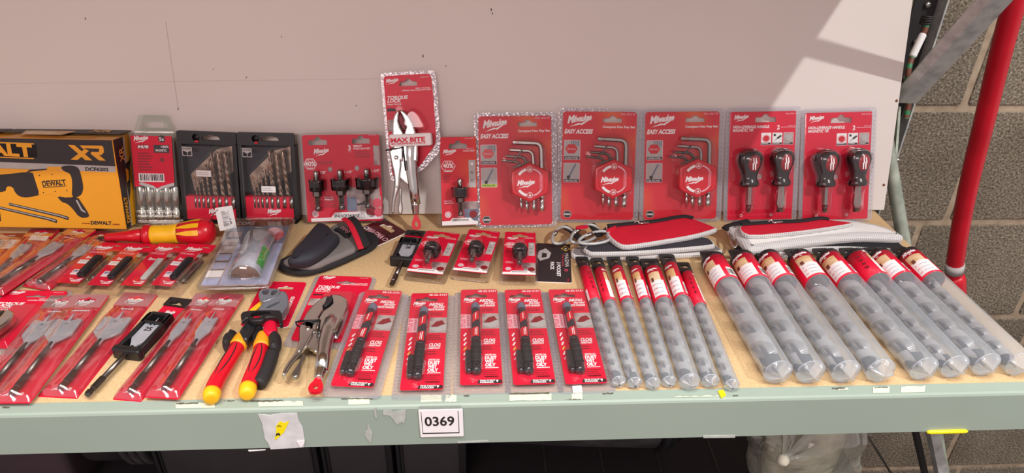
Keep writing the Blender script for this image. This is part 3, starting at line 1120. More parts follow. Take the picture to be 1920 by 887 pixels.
def hole_saw(mb, x, y0, L, Rc, z, s):
    """hole saw lying along y; y0 is the shank end, L its length; Rc cup radius"""
    u = L / 350.0
    X = RX(x, y0, z)
    P = lambda *a: [(r * u, (350 - y) * u) for r, y in a]
    mb.lathe(P((26, 350), (27, 348), (27, 316), (24, 312), (17, 308), (17, 300), (25, 296), (25, 222), (30, 218)), M['dark_steel'], X=X, n=12)
    mb.lathe(P((40, 221), (42, 218), (42, 180), (40, 176)), M['dark_steel'], X=X, n=6, smooth=False)
    c = Rc / u
    mb.lathe(P((c * .55, 178), (c * .96, 174), (c, 168), (c, 100), (c + 4, 92), (c + 4, 80), (c - 4, 80), (c - 6, 150), (20, 152)), M['black_steel'], X=X, n=28)
    for i in range(18):
        a = 2 * math.pi * i / 18
        q = Matrix.Rotation(a, 4, 'Y')
        mb.add([q @ Vector(p) for p in ((c * u, 270 * u, -3 * u), ((c + 5) * u, 280 * u, 0), (c * u, 270 * u, 7 * u), ((c - 5) * u, 268 * u, 0))], [(0, 1, 2), (0, 2, 3), (0, 3, 1), (3, 2, 1)], M['black_steel'], X=X)
    mb.lathe(P((22, 90), (23, 8), (20, 2), (3, -6)), M['steel'], X=X, n=12)

# 1 --- power tool carton
tl, tr, br_, bl = (-30, 248.6), (209.6, 263.3), (237.5, 429.5), (0, 427)
z0 = .012
FR = [on_z(*br_, z0), on_z(-120, 423.5, z0)]
xa = (FR[0] - FR[1]).normalized()
back = Vector((-xa.y, xa.x, 0))
th = 13.0
upv = back * math.sin(R(th)) + Vector((0, 0, math.cos(R(th))))
nn = xa.cross(upv)
o = FR[0]
TRc = on_plane(209.6, 263.3, o, nn)
H = (TRc - o).dot(upv)
q = on_plane(236, 241, TRc, upv)
D = min(.055, (q - TRc).dot(-nn))
W = .50
X = axes(xa, upv, nn, o)                      # origin: lower right front corner; x to the right, y up, z towards us
t = thing('power_tool_box', X, 'large yellow and black power tool box with a screwgun picture, left end of back row', 'box')
mb = MB()
DB = .026
mb.add([(x, y, z) for x in (-W, 0) for y, z in ((0, 0), (0, -DB), (H, -D), (H, 0))], [(0, 1, 2, 3), (7, 6, 5, 4), (0, 4, 5, 1), (1, 5, 6, 2), (2, 6, 7, 3), (3, 7, 4, 0)], M['yellow_box'])
Bx = Card(mb, W, H, (0, 0, 1, 1), .0003, x0=-W)
# coordinates of the enlarged front: map by projecting on the carton's plane
def bf(x, y):
    p = on_plane(x / 4.126, 225 + y / 4.126, o, nn)
    return ((p - o).dot(xa), (p - o).dot(upv))
def bpoly(pts, m, l=1, sm=0):
    P = [bf(*p) for p in pts]
    P = [(min(0, max(-W, a)), min(H, max(0, b))) for a, b in P]
    if sm:
        P = smooth_loop(P, sm)
    mb.flat(P, .00015 * l + .0001, m)
l_ = -700
bpoly([(l_, 90), (865, 155), (893, 358), (l_, 300)], M['dark_print'], 1)
bpoly([(l_, 290), (893, 358), (893, 404), (l_, 352)], M['grey_print'], 1)
bpoly([(l_, 348), (893, 404), (980, 848), (l_, 800)], M['yellow_box'], 1)
for a, b in ((172, 182), (286, 294)):
    bpoly([(-560, a - 26), (262, a + 8), (264, b + 8), (-560, b - 26)], M['yellow_box'], 2)
bpoly([(-570, 162), (285, 192), (290, 290), (-570, 262)], M['dark_print'], 1)
def btext(s, x0, y0, x1, y1, m, cap, l=4, bold=.03, X_=1.0):
    a, b = bf(x0, y0), bf(x1, y1)
    r = math.degrees(math.atan2(b[1] - a[1], b[0] - a[0]))
    ch = abs(bf(x0, y0 - cap)[1] - a[1])
    mb.text(s, a[0], a[1], ch, m, .00015 * l + .0001, bold, 0, 'L', r, math.hypot(b[0] - a[0], b[1] - a[1]))
btext('DEWALT', -470, 252, 262, 282, M['yellow_box'], 88, bold=.045)
# XR mark
bpoly([(528, 192), (578, 194), (716, 312), (662, 310)], M['yellow_box'], 3)
bpoly([(548, 306), (602, 309), (690, 238), (660, 222)], M['yellow_box'], 3.6)
bpoly([(618, 196), (790, 198), (802, 212), (806, 248), (790, 268), (768, 270), (820, 314), (768, 312), (704, 262), (706, 246), (766, 248), (770, 222), (660, 218), (648, 226)], M['yellow_box'], 3)
btext('DCF6202', 664, 392, 842, 396, M['dark_print'], 26, bold=.03)
# picture of the tool
bpoly([(-60, 428), (90, 415), (215, 400), (270, 415), (310, 580), (272, 588), (200, 602), (150, 590), (118, 560), (100, 515), (50, 512), (46, 556), (-60, 560)], M['dark_print'], 3, 1)
bpoly([(205, 402), (220, 388), (360, 378), (370, 360), (480, 362), (500, 380), (400, 392)], M['yellow_box'], 3)
bpoly([(205, 404), (262, 396), (366, 384), (366, 376), (230, 384)], M['dark_print'], 4)
bpoly([(258, 412), (350, 392), (480, 388), (545, 415), (562, 470), (558, 580), (520, 602), (380, 574), (312, 586)], M['yellow_box'], 4)
bpoly([(470, 365), (500, 352), (570, 352), (610, 370), (630, 430), (648, 520), (636, 570), (612, 592), (556, 604), (562, 470), (545, 415), (495, 395)], M['dark_print'], 4, 1)
bpoly([(440, 586), (520, 602), (600, 590), (640, 650), (690, 726), (690, 752), (620, 758), (560, 680), (520, 645), (480, 635)], M['dark_print'], 4, 1)
bpoly([(588, 620), (600, 616), (640, 690), (668, 712), (660, 716), (630, 700)], M['grey_print'], 5)
btext('DEWALT', 336, 514, 516, 500, M['dark_print'], 38, 6)
bpoly([(334, 470), (512, 458), (512, 463), (334, 475)], M['dark_print'], 6)
bpoly([(336, 520), (516, 506), (516, 511), (336, 525)], M['dark_print'], 6)
for x, y in ((308, 428), (405, 420), (340, 560), (430, 552), (520, 545)):
    bpoly(circle(x, y, 5, 8), M['dark_print'], 6)
for p0, p1 in (((-20, 672), (440, 785)), ((70, 648), (530, 762))):
    (a, b), (c, d) = p0, p1
    bpoly([(a, b - 9), (c - 60, d - 32), (c, d - 14), (c + 4, d), (c, d + 12), (c - 70, d - 10), (a, b + 11)], M['dark_print'], 3)
    bpoly([(a, b - 4), (c - 60, d - 26), (c - 6, d - 8), (c - 6, d - 1), (c - 70, d - 20), (a, b + 2)], M['grey_print'], 4)
btext('www.', 636, 803, 705, 805, M['maroon_print'], 14, bold=.02)
btext('DEWALT', 706, 806, 868, 810, M['dark_print'], 26, bold=.04)
btext('.com', 868, 811, 926, 814, M['maroon_print'], 16, bold=.02)
bpoly([(-60, 700), (2, 712), (10, 782), (-60, 776)], M['dark_print'], 3)
mb.build('carton', t)
# right end of the box
mb = MB()
Y90 = Matrix.Translation((0.0002, 0, 0)) @ Matrix.Rotation(R(90), 4, 'Y')       # local x -> -z
E = lambda pts, m, l=1: mb.flat([(u * (DB + (D - DB) * v), v * H) for u, v in pts], .00015 * l, m, X=Y90)
E([(0, 0), (1, 0), (1, 1), (0, 1)], M['yellow_box'])
E([(0, 0), (.46, 0), (.42, .5), (.5, .62), (.46, 1), (0, 1)], M['dark_print'], 2)
E([(.46, .62), (.58, .62), (.54, 1), (.46, 1)], M['grey_print'], 3)
E([(.46, 0), (.56, 0), (.5, .42), (.43, .42)], M['grey_print'], 3)
E([(.30, .70), (.7, .72), (.85, .8), (.7, .64), (.66, .40), (.5, .28), (.44, .44), (.4, .6)], M['dark_print'], 4)
E([(.45, .50), (.6, .52), (.62, .62), (.45, .66)], M['yellow_box'], 5)
mb.text('XR', D * .38, H * .74, D * .2, M['yellow_pale'], .0008, .03, 0, 'L', 90, H * .16, X=Y90)
mb.text('DEWALT', DB * .42, H * .06, DB * .3, M['yellow_box'], .0008, .04, 0, 'L', 90, H * .30, X=Y90)
mb.build('end_panel', t)
# top flap: dented, with its print
mb = MB()
T90 = Matrix.Translation((0, H + .0004, 0)) @ Matrix.Rotation(R(-90), 4, 'X')
nx, nz = 60, 8
vs = []
for j in range(nz + 1):
    for i in range(nx + 1):
        x = -W + W * i / nx
        dz = D * j / nz
        dent = -.006 * math.exp(-((x + .175) / .02) ** 2) * (1 - abs(j / nz - .8)) + .003 * math.exp(-((x + .135) / .03) ** 2) * j / nz
        vs.append((x, dz, max(-.007, dent)))
mb.add(vs, [(j * (nx + 1) + i, j * (nx + 1) + i + 1, (j + 1) * (nx + 1) + i + 1, (j + 1) * (nx + 1) + i) for j in range(nz) for i in range(nx)], M['yellow_pale'], X=T90)
mb.flat([(-.17, D * .45), (-.002, D * .45), (-.002, D), (-.16, D)], .0035, M['dark_print'], X=T90)
mb.flat([(-.03, D * .3), (-.13, D * .25), (-.13, D * .15), (-.03, D * .2)], .0008, M['yellow_box'], X=T90)
mb.flat([(-.13, D * .2), (-.075, D * .2), (-.07, D * .75), (-.14, D * .7)], .0038, M['skin_print'], X=T90)
mb.flat([(-.235, D * .5), (-.175, D * .12), (-.165, D * .9), (-.215, D)], .0036, M['dark_print'], X=T90)
mb.text('XR', -.052, D * .62, D * .25, M['yellow_pale'], .0042, .03, 0, 'L', 0, .032, X=T90)
mb.build('top_flap', t, 'dented top flap')

# 2 --- nut driver set in a clear case
X, w, h = up_frame((252, 246), (334, 248), (346.5, 415), (267, 417.5))
t = thing('nut_driver_set', X, 'clear case of five nut drivers with a red insert, beside the tool box', 'nut driver set')
BX = (30, 150, 385, 870)
mb = MB()
mb.slab([(-w / 2, 0), (w / 2, 0), (w / 2, h), (-w / 2, h)], 0, .020, M['case'])
a = .36
hd = [(-w * .46, h), (w * .44, h), (w * .30, h + .024), (-w * .32, h + .024)]
mb.slab(hd, .004, .008, M['case'], holes=[rrect(-w * .26, h + .006, w * .24, h + .015, .004)])
for y in (.03, .09, .14):
    mb.box(-w * .48, h * y, .019, w * .48, h * y + .002, .022, M['case'])
mb.build('case', t, 'clear plastic case')
mb = MB()
mb.slab([(-w * .46, h * .42), (-w * .1, h * .45), (w * .05, h * .41), (w * .2, h * .44), (w * .45, h * .47), (w * .46, h * .97), (-w * .46, h * .97)], .0205, .0210, M['red'])
c = Card(mb, w, h, (30, 150, 385, 870), .0211)
c.logo(68, 212, 130, M['white'])
c.circ(292, 194, 28, M['dark_print']); c.text('5x', 292, 208, 26, M['white'], 3, align='C')
c.rect(222, 240, 345, 300, M['dark_print']); c.text('+80%', 342, 262, 18, M['white'], 3, align='R'); c.text('MAGNETIC', 236, 290, 18, M['white'], 3, width=90)
c.rect(92, 240, 185, 272, M['maroon_print'], 1, 12); c.text('M/8', 96, 267, 22, M['white'], 3, .03, .2, width=84)
c.fine(90, 300, 210, 450, 7, M['maroon_print'])
c.circ(282, 355, 18, M['maroon_print'])
c.bars(82, 462, 288, 528)
c.poly([(75, 545), (100, 530), (190, 555), (225, 580), (260, 560), (365, 530), (365, 556), (270, 578), (232, 592), (200, 580), (130, 566)], M['grey_print'])
mb.build('insert_card', t)
for i in range(5):
    x = (-.40 + .2 * i) * w
    mb = MB()
    mb.lathe([(.0052, .006), (.0054, .008), (.0054, .020), (.0042, .022), (.0042, .027), (.0062, .030), (.0062, h * .41), (.0056, h * .42)], M['chrome'], X=RX(x, 0, .0105), n=12)
    mb.build('nut_driver', t)

# 3 --- two drill bit cassettes
def drill_set(X, w, h, label, shift):
    t = thing('drill_bit_set', X, label, 'drill bit set', 'drill bit sets in black cassettes')
    BX = (395, 142, 890, 850)
    c = Card(MB(), w, h, BX, .0)
    P = c.p
    d = .018
    mb = MB()
    so = [P(*q) for q in ((604, 206), (604, 190), (622, 178), (652, 172), (664, 166), (700, 166), (712, 174), (740, 178), (754, 190), (754, 206))]
    rd = circle(*P(556, 190), .0052, 18)
    mb.slab(rrect(-w / 2, h * .86, w / 2, h, .003), d - .005, d, M['black'], holes=[so[::-1], rd])
    mb.lathe([(.006, -.0005), (.006, .0)], M['dark_print'], X=RX(*P(556, 190), d - .0045) @ Matrix.Rotation(R(90), 4, 'X'), n=16)  # dark disc behind the round hole paints in its shade
    for s in (-1, 1):
        mb.box(s * w / 2 - (.006 if s > 0 else 0), 0, 0, s * w / 2 + (.006 if s < 0 else 0), h * .86, d, M['black'])
    mb.box(-w / 2, 0, 0, w / 2, .004, d, M['black'])
    mb.box(-w / 2 + .005, .003, .0, w / 2 - .005, h * .87, .003, M['black'])
    c = Card(mb, w, h, BX, .0031)
    c.poly([(432, 240), (690, 240), (440, 480)], M['charcoal'], 1)
    c.poly([(455, 490), (690, 290), (850, 250), (870, 420), (700, 560), (600, 480), (480, 620)], M['bronze'], 0)  # bronze patch paints warm reflections onto the case back
    mb.build('case', t)
    mb = MB()
    mb.box(-w / 2 + .006, .004, .003, w / 2 - .006, h * .285, d - .001, M['red'])
    c = Card(mb, w, h, BX, d - .0009)
    c.logo(618, 782, 135, M['white'])
    xs = [512, 543, 580, 620, 667, 718, 775, 836]
    for i, x in enumerate(xs):
        r_ = 5 + i * 1.3
        c.rect(x - r_ - 4, 682, x + r_ + 4, 735, M['dark_print'], 1)
        c.text(str(3 + i), x - 6, 668, 13, M['pink'], 2, align='C')
    mb.build('drill_holder', t)
    tops = [500, 470, 440, 400, 360, 305, 300, 300]
    for i, x in enumerate(xs):
        r_ = (6.5 + i * 1.75) * c.kx
        a = c.p(x, 690)[0]
        mb = MB()
        yt = c.p(0, tops[i])[1] if not shift else c.p(0, tops[i] + (30 if i < 5 else -20 if i in (5, 7) else 0))[1]
        y0 = c.p(0, 735)[1]
        Xd = RX(a - (.012 if i > 4 else .006), y0, d - .0055 if i else d - .006) @ Matrix.Rotation(R(4), 4, 'Z') @ RX(.008, 0, 0)
        mb.lathe([(r_, 0), (r_, h * .12)], M['steel'], X=RX(a, y0, d - .0005 - r_ * .4), n=10)
        mb.lathe([(r_ * .55, h * .12), (r_ * .55, yt - y0 - .003), (.0002, yt - y0)], M['bronze'], X=Xd, n=8)
        for ph in (0, math.pi):
            mb.helix(h * .13, yt - y0 - .002, r_ * .3, r_, r_ * 5.5 + .004, r_ * 1.5 + .0008, M['bronze'], X=Xd, step=12, ph=ph)
        mb.build('drill_bit', t)
    mb = MB()
    mb.dome(rrect(-w / 2 + .004, .003, w / 2 - .004, h * .865, .002), d - .001, d + .004, M['blister'])
    mb.build('window', t, 'clear window')
    mb = MB()
    c = Card(mb, w, h, BX, d + .0042)
    sx, sy = (0, 0) if not shift else (40, 120)
    c.rect(548 + sx, 436 + sy, 672 + sx, 484 + sy, M['paper'], 1, 4)
    c.fine(556 + sx, 448 + sy, 664 + sx, 478 + sy, 2, M['grey_print'], 2)
    mb.build('price_sticker', t)
    mb = MB()
    c = Card(mb, w, h, BX, d + .0042)
    c.poly([(444, 258), (526, 262), (526, 330), (444, 330)], M['grey_print'], 1, [[(450, 322), (450, 288), (482, 300), (482, 326)], [(488, 326), (488, 300), (520, 288), (520, 322)]])
    c.text('POWER', 450, 280, 13, M['dark_print'], 2, width=70)
    mb.build('print_badge', t)
    mb = MB()
    mb.slab(rrect(c.p(548, 0)[0], c.p(0, 226)[1], c.p(580, 0)[0], c.p(0, 210)[1], .001), d + .0002, d + .0022, M['red_plastic'], bev=.0006)
    mb.build('latch', t, 'small red latch')
    return t
X, w, h = up_frame((338.5, 244), (450, 243), (458, 411), (354, 411))
drill_set(X, w, h, 'black drill bit cassette beside the nut driver case, sticker in mid window', 0)
X, w, h = up_frame((450, 246), (557, 246), (565, 411), (463, 411))
drill_set(X, w, h, 'black drill bit cassette beside the pack of three hole saws, sticker low in window', 1)

# 4 --- set of three hole saws
X, w, h = up_frame((561.5, 245), (720, 243), (731, 415), (571, 416))
t = thing('hole_saw_set', X, 'wide red blister pack holding three hole saws', 'hole saw set')
BX = (38, 45, 858, 866)
d = .012
mb = MB()
c = Card(mb, w, h, BX, d)
P = c.p
sl = lambda x, y, ww, hh: slot(*P(x, y), ww * c.kx, hh * c.ky)
holes = [sl(228, 132, 175, 70), sl(636, 126, 168, 70)]
cp = rrect(*P(82, 850), *P(812, 80), .003)
mb.slab(cp, d - .0006, d, M['red'], holes=holes)
c.logo(184, 245, 160, M['white'])
c.text('3', 512, 214, 38, M['white'], bold=.03); c.text('PC', 515, 234, 14, M['pink'])
c.text('IMPACT', 562, 190, 17, M['white'], bold=.03, width=82); c.text('HOLE SAW SET', 562, 210, 14, M['white'], bold=.03, width=162)
c.fine(570, 228, 720, 290, 4, M['maroon_print']); c.fine(212, 312, 370, 345, 2, M['maroon_print'])
c.text('49-56-0001', 790, 92, 11, M['pink'], align='R')
c.hexa(144, 332, 64, M['white'], 1, 58)
c.text('UP TO', 144, 302, 14, M['white'], align='C'); c.text('40%', 144, 350, 40, M['white'], bold=.03, align='C'); c.text('Faster', 144, 374, 15, M['white'], align='C')
c.rect(750, 178, 808, 352, M['photo_print'], 1); c.rect(752, 186, 790, 230, M['grey_print'], 2)
for x, y in ((328, 382), (585, 376)):
    c.circ(x, y, 22, M['photo_print']); c.circ(x, y, 10, M['grey_print'], 2)
for s, x, y in (('7/8"', 232, 420), ('1-1/8"', 462, 418), ('1-3/8"', 722, 412)):
    c.text(s, x, y, 22, M['white'], bold=.01)
c.fine(250, 620, 370, 730, 6, M['maroon_print']); c.text('INCLUDES', 256, 636, 12, M['pink']); c.text('ARBOR', 256, 656, 12, M['white'], width=90)
c.rect(470, 545, 790, 632, M['photo_print']); c.rect(470, 632, 566, 760, M['slate_print']); c.rect(568, 632, 800, 800, M['photo_print'])
c.poly([(560, 690), (600, 690), (650, 660), (650, 700), (600, 705), (575, 712)], M['dark_print'], 2)
c.circ(760, 690, 44, M['red_light'], 2); c.circ(700, 765, 50, M['maroon_print'], 2); c.circ(768, 775, 40, M['red_light'], 3)
c.circ(160, 778, 32, M['pink'], 2); c.circ(160, 778, 18, M['grey_print'], 3); c.circ(160, 778, 8, M['pink'], 4)
c.poly([(116, 818), (310, 812), (350, 768), (652, 762), (700, 802), (812, 798), (812, 832), (118, 848)], M['white'], 2)
c.text('SHOCKWAVE', 336, 812, 24, M['dark_print'], 3, .03, .25, width=246)
c.text('IMPACT DUTY', 424, 832, 14, M['red'], 3, .02, .2, width=160)
c.hexa(616, 806, 22, M['grey_print'], 3, 17)
mb.build('backing_card', t)
for i, (x, rc) in enumerate(((212, 70), (436, 88), (688, 106))):
    mb = MB()
    y0 = P(0, 738 - i * 6)[1]
    hole_saw(mb, P(x - 6, 0)[0], y0, 348 * c.ky, rc * c.kx, d + .010, 1)
    mb.build('hole_saw', t)
mb = MB()
mb.slab(rrect(-w / 2, 0, w / 2, h, .005), d - .0016, d - .0007, M['blister'])
mb.dome(rrect(-w / 2 + .002, .002, w / 2 - .002, h - .002, .005), 0, d + .001, M['blister'])
for x, rc in ((206, 84), (430, 100), (682, 118)):
    a, b = P(x - rc, 560), P(x + rc, 430)
    mb.dome(rrect(a[0], a[1], b[0], b[1], .006), d + .0012, d + .024, M['blister'], draft=.006)
    a, b = P(x - 40, 745), P(x + 40, 600)
    mb.dome(rrect(a[0], a[1], b[0], b[1], .003), d + .0012, d + .017, M['blister'], draft=.003)
mb.build('blister', t, 'clear blister')

# 5 --- locking pliers; unit lengths follow the enlarged picture of the standing pack
def pliers_parts(t, s, z, strap=True, curved=False, tilt=None):
    """s: metres per unit; origin at the red loop's lower end, y towards the jaws"""
    sx = s * (1.18 if curved else 1.0)
    def P(pts):
        return [((x - 783) * sx, (428 - y) * s) for x, y in pts]
    def part(name, pts, z0, z1, m, bev, label=None, it=1, extra=None):
        mb = MB()
        pp = smooth_loop(P(pts), it)
        mb.slab(pp, z + z0 * s, z + z1 * s, m, bev=bev * s)
        if extra:
            extra(mb)
        return mb.build(name, t, label)
    if curved:
        part('upper_jaw', [(772, 204), (780, 203), (788, 206), (795, 213), (799, 224), (800, 240), (798, 262), (793, 300), (769, 300), (765, 270), (767, 248), (774, 238), (778, 228), (776, 216)], -8, 8, M['chrome'], 3.4, it=0)
        part('lower_jaw', [(769, 204.5), (773, 214), (771, 222), (766, 232), (768, 242), (764, 262), (768, 300), (750, 292), (744, 270), (746, 250), (750, 234), (756, 220), (762, 209)], -7, 7, M['chrome'], 3.2, it=0)
        def teeth(mb):
            for k in range(6):
                mb.box((768 - 783) * sx, (428 - 213 - k * 3.4) * s, z + 5 * s, (774 - 783) * sx, (428 - 211.2 - k * 3.4) * s, z + 8.2 * s, M['gun'])
        part('jaw_teeth', [(771, 206), (776, 210), (777, 226), (770, 238), (766, 234), (772, 222)], -5, 8.1, M['gun'], .5, extra=teeth)
    else:
        part('upper_jaw', [(766, 204), (771, 205.5), (777, 210), (783, 218), (788, 229), (792, 242), (795, 258), (795, 275), (793, 300), (768, 300), (767, 275), (768.5, 258), (772, 247), (776, 236), (774, 226), (770, 215)], -8, 8, M['chrome'], 3, it=0)
        part('lower_jaw', [(765.5, 204.5), (761, 207), (756, 213), (753, 221), (751, 232), (750, 245), (748, 262), (752, 290), (766, 300), (768, 270), (771, 248), (765, 236), (762.5, 225), (764, 214)], -7, 7, M['chrome'], 3, it=0)
        part('jaw_teeth', [(766, 209), (772, 222), (777, 232), (772, 243), (766, 232), (763, 224)], -5, 5, M['maroon_print'], .5)
    # fixed channel handle
    mb = MB()
    path = [((x - 783) * sx, (428 - y) * s, z) for x, y in ((782, 268), (780, 292), (780, 320), (782, 350), (784, 380))]
    path = [Vector(path[0]) + Vector((-1 * s, 14 * s, -4 * s)), Vector(path[0]) + Vector((0, 8 * s, -1.5 * s))] + path
    mb.sweep(path, [k * (s + sx) / 2 for k in (3, 9, 12.5, 12, 10.5, 9.5, 9)], M['chrome'], n=18, flat=.85)
    mb.build('fixed_handle', t)
    mb = MB()
    X = RX(0, (428 - 399) * s, z)
    mb.lathe([(5.5 * s, 0), (6.5 * s, 1 * s), (6.5 * s, 9 * s), (7.5 * s, 11 * s), (7.5 * s, 18 * s), (8.6 * s, 20 * s)], M['chrome'], X=X, n=18)
    mb.build('adjusting_screw', t)
    part('web_plate', [(757, 296), (768, 276), (772, 320), (775, 345), (764, 334), (756, 326)], -3, 3, M['chrome'], 1)
    part('lever', [(741, 274), (762, 272), (764, 300), (759, 326), (757, 346), (750, 362), (746, 380), (743, 396), (738.5, 394), (740, 372), (746, 350), (748, 325), (744, 300)], -6, 7, M['chrome'], 3.4)
    part('release_lever', [(756, 346), (761, 350), (758, 370), (760, 384), (758, 396), (752, 398), (750, 388), (754, 372)], -3, 4, M['steel'], 2)
    for i, (x, y, r_) in enumerate(((754.5, 291, 4.2), (752, 345, 2.2), (781, 262, 4.5))):
        mb = MB()
        mb.lathe([(r_ * s, 0), (r_ * s, 1.4 * s), (r_ * .55 * s, 2.2 * s), (.1 * s, 2.3 * s)], M['chrome'], X=RX((x - 783) * sx, (428 - y) * s, z + (6.6 if i < 2 else 7.6) * s) @ Matrix.Rotation(R(90), 4, 'X'), n=14)
        mb.build('rivet', t)
    mb = MB()
    for a, b in (((736, 277), (768, 273)), ((768, 273), (770, 316))):
        mb.sweep([((a[0] - 783) * sx, (428 - a[1]) * s, z + 8 * s), ((a[0] * .5 + b[0] * .5 - 783) * sx, (428 - a[1] * .5 - b[1] * .5) * s, z + 9 * s), ((b[0] - 783) * sx, (428 - b[1]) * s, z + 8 * s)], 1.4 * s, M['black'], n=6)
    if curved:
        ring = [((750 + 15 * math.cos(R(a)) - 783) * sx, (428 - 275 - 3 * math.sin(R(a)) - 4 * math.cos(R(a))) * s, z + 11 * s * math.sin(R(a))) for a in range(0, 360, 20)]
        mb.sweep(ring, 1.2 * s, M['black'], n=6, closed=True)
    mb.build('cable_tie', t, 'black cable tie')
    mb = MB()
    outer = smooth_loop(P([(779, 397), (787, 397), (786.5, 404), (791, 412), (792, 422), (788, 428), (778, 428), (774, 422), (775, 412), (779.5, 404)]), 2)
    inner = smooth_loop(P([(783, 412), (786, 415), (786, 421), (783, 423), (780, 421), (780, 415)]), 2)
    if area2(outer) < 0:
        outer.reverse()
    mb.slab(outer, z - 2.6 * s, z + 2.6 * s, M['red_plastic'], holes=[inner])
    mb.build('hang_loop', t, 'red plastic loop')

def torque_card(t, w, h, pts, box, z, flange_pts=None):
    mb = MB()
    c = Card(mb, w, h, box, z)
    out = soften([c.p(*q) for q in pts], .006)
    if area2(out) < 0:
        out.reverse()
    mb.slab(out, z - .0006, z, M['red'], holes=[slot(*c.p(358, 160), 180 * c.kx, 75 * c.ky)])
    c.logo(132, 158, 142, M['white'])
    c.text('4932471726', 572, 120, 12, M['pink'], align='R')
    c.text('10MM / 4" MAX BITE', 580, 230, 12, M['white'], align='R', bold=.02); c.text('CURVED AND LOCKING PLIERS', 588, 248, 12, M['white'], align='R', bold=.02, width=300)
    c.text('TORQUE', 130, 325, 32, M['white'], 2, .035, .2, width=212)
    c.text('LOCK', 132, 358, 32, M['white'], 2, .035, .2, width=140)
    c.text('Faster Set-Up', 132, 384, 17, M['white'], 2, .02, width=142)
    c.poly([(122, 420), (175, 415), (215, 428), (215, 448), (120, 446)], M['dark_print']); c.circ(250, 432, 38, M['red_plastic'], 1); c.circ(250, 432, 20, M['red_light'], 2)
    c.poly([(122, 535), (290, 525), (290, 640), (122, 655)], M['photo_print']); c.poly([(130, 610), (270, 570), (270, 600), (140, 640)], M['grey_print'], 2)
    mb.build('backing_card', t)
    return c

X, w, h = up_frame((714.4, 136), (815.4, 135), (834, 428), (733, 428))
s = h / (428 - 135.5)
t = thing('locking_pliers', X, 'chrome locking pliers standing on the tallest red card, behind a white sleeve label', 'locking pliers')
# card coordinates: enlarged picture 721x887 of [700,125,830,285]; its box spans the frame
BX = (80, 57, 640, 1680)
zc = .004
cpts = [(108, 88), (595, 82), (606, 300), (612, 760), (585, 830), (520, 900), (440, 1010), (300, 1110), (200, 1150), (135, 1120), (122, 900)]
c = torque_card(t, w, h, cpts, BX, zc)
fl = [(80, 62), (110, 55), (600, 50), (640, 62), (650, 300), (655, 800), (630, 900), (560, 960), (470, 1050), (330, 1150), (210, 1190), (110, 1160), (95, 900)]
mb = MB()
o_ = soften([c.p(*q) for q in fl], .006)
o_ = o_[::-1] if area2(o_) < 0 else o_
i_ = soften([c.p(*q) for q in cpts], .006)
mb.slab(o_, zc - .0008, zc + .0002, M['flange'], holes=[i_])
mb.build('flange', t, 'crimped clear edge')
pliers_parts(t, s, zc + .013)
mb = MB()
a, b = c.p(148, 812), c.p(575, 682)
mb.slab(rrect(a[0], a[1], b[0], b[1], .003), zc + .0005, zc + .024, M['white'], bev=.002)
c2 = Card(mb, w, h, BX, zc + .0242)
c2.text('MAX BITE', 160, 765, 42, M['red'], 1, .045, width=350)
c2.text('4X GRIPPING FORCE', 162, 790, 19, M['red'], 1, .03, width=350)
mb.build('sleeve_label', t, 'white sleeve label')
mb = MB()
mb.dome(smooth_loop([c.p(*q) for q in ((250, 640), (290, 500), (360, 420), (440, 430), (510, 520), (560, 680))], 2), zc + .0004, zc + .024, M['blister'], draft=.004)
mb.build('blister', t, 'clear blister')

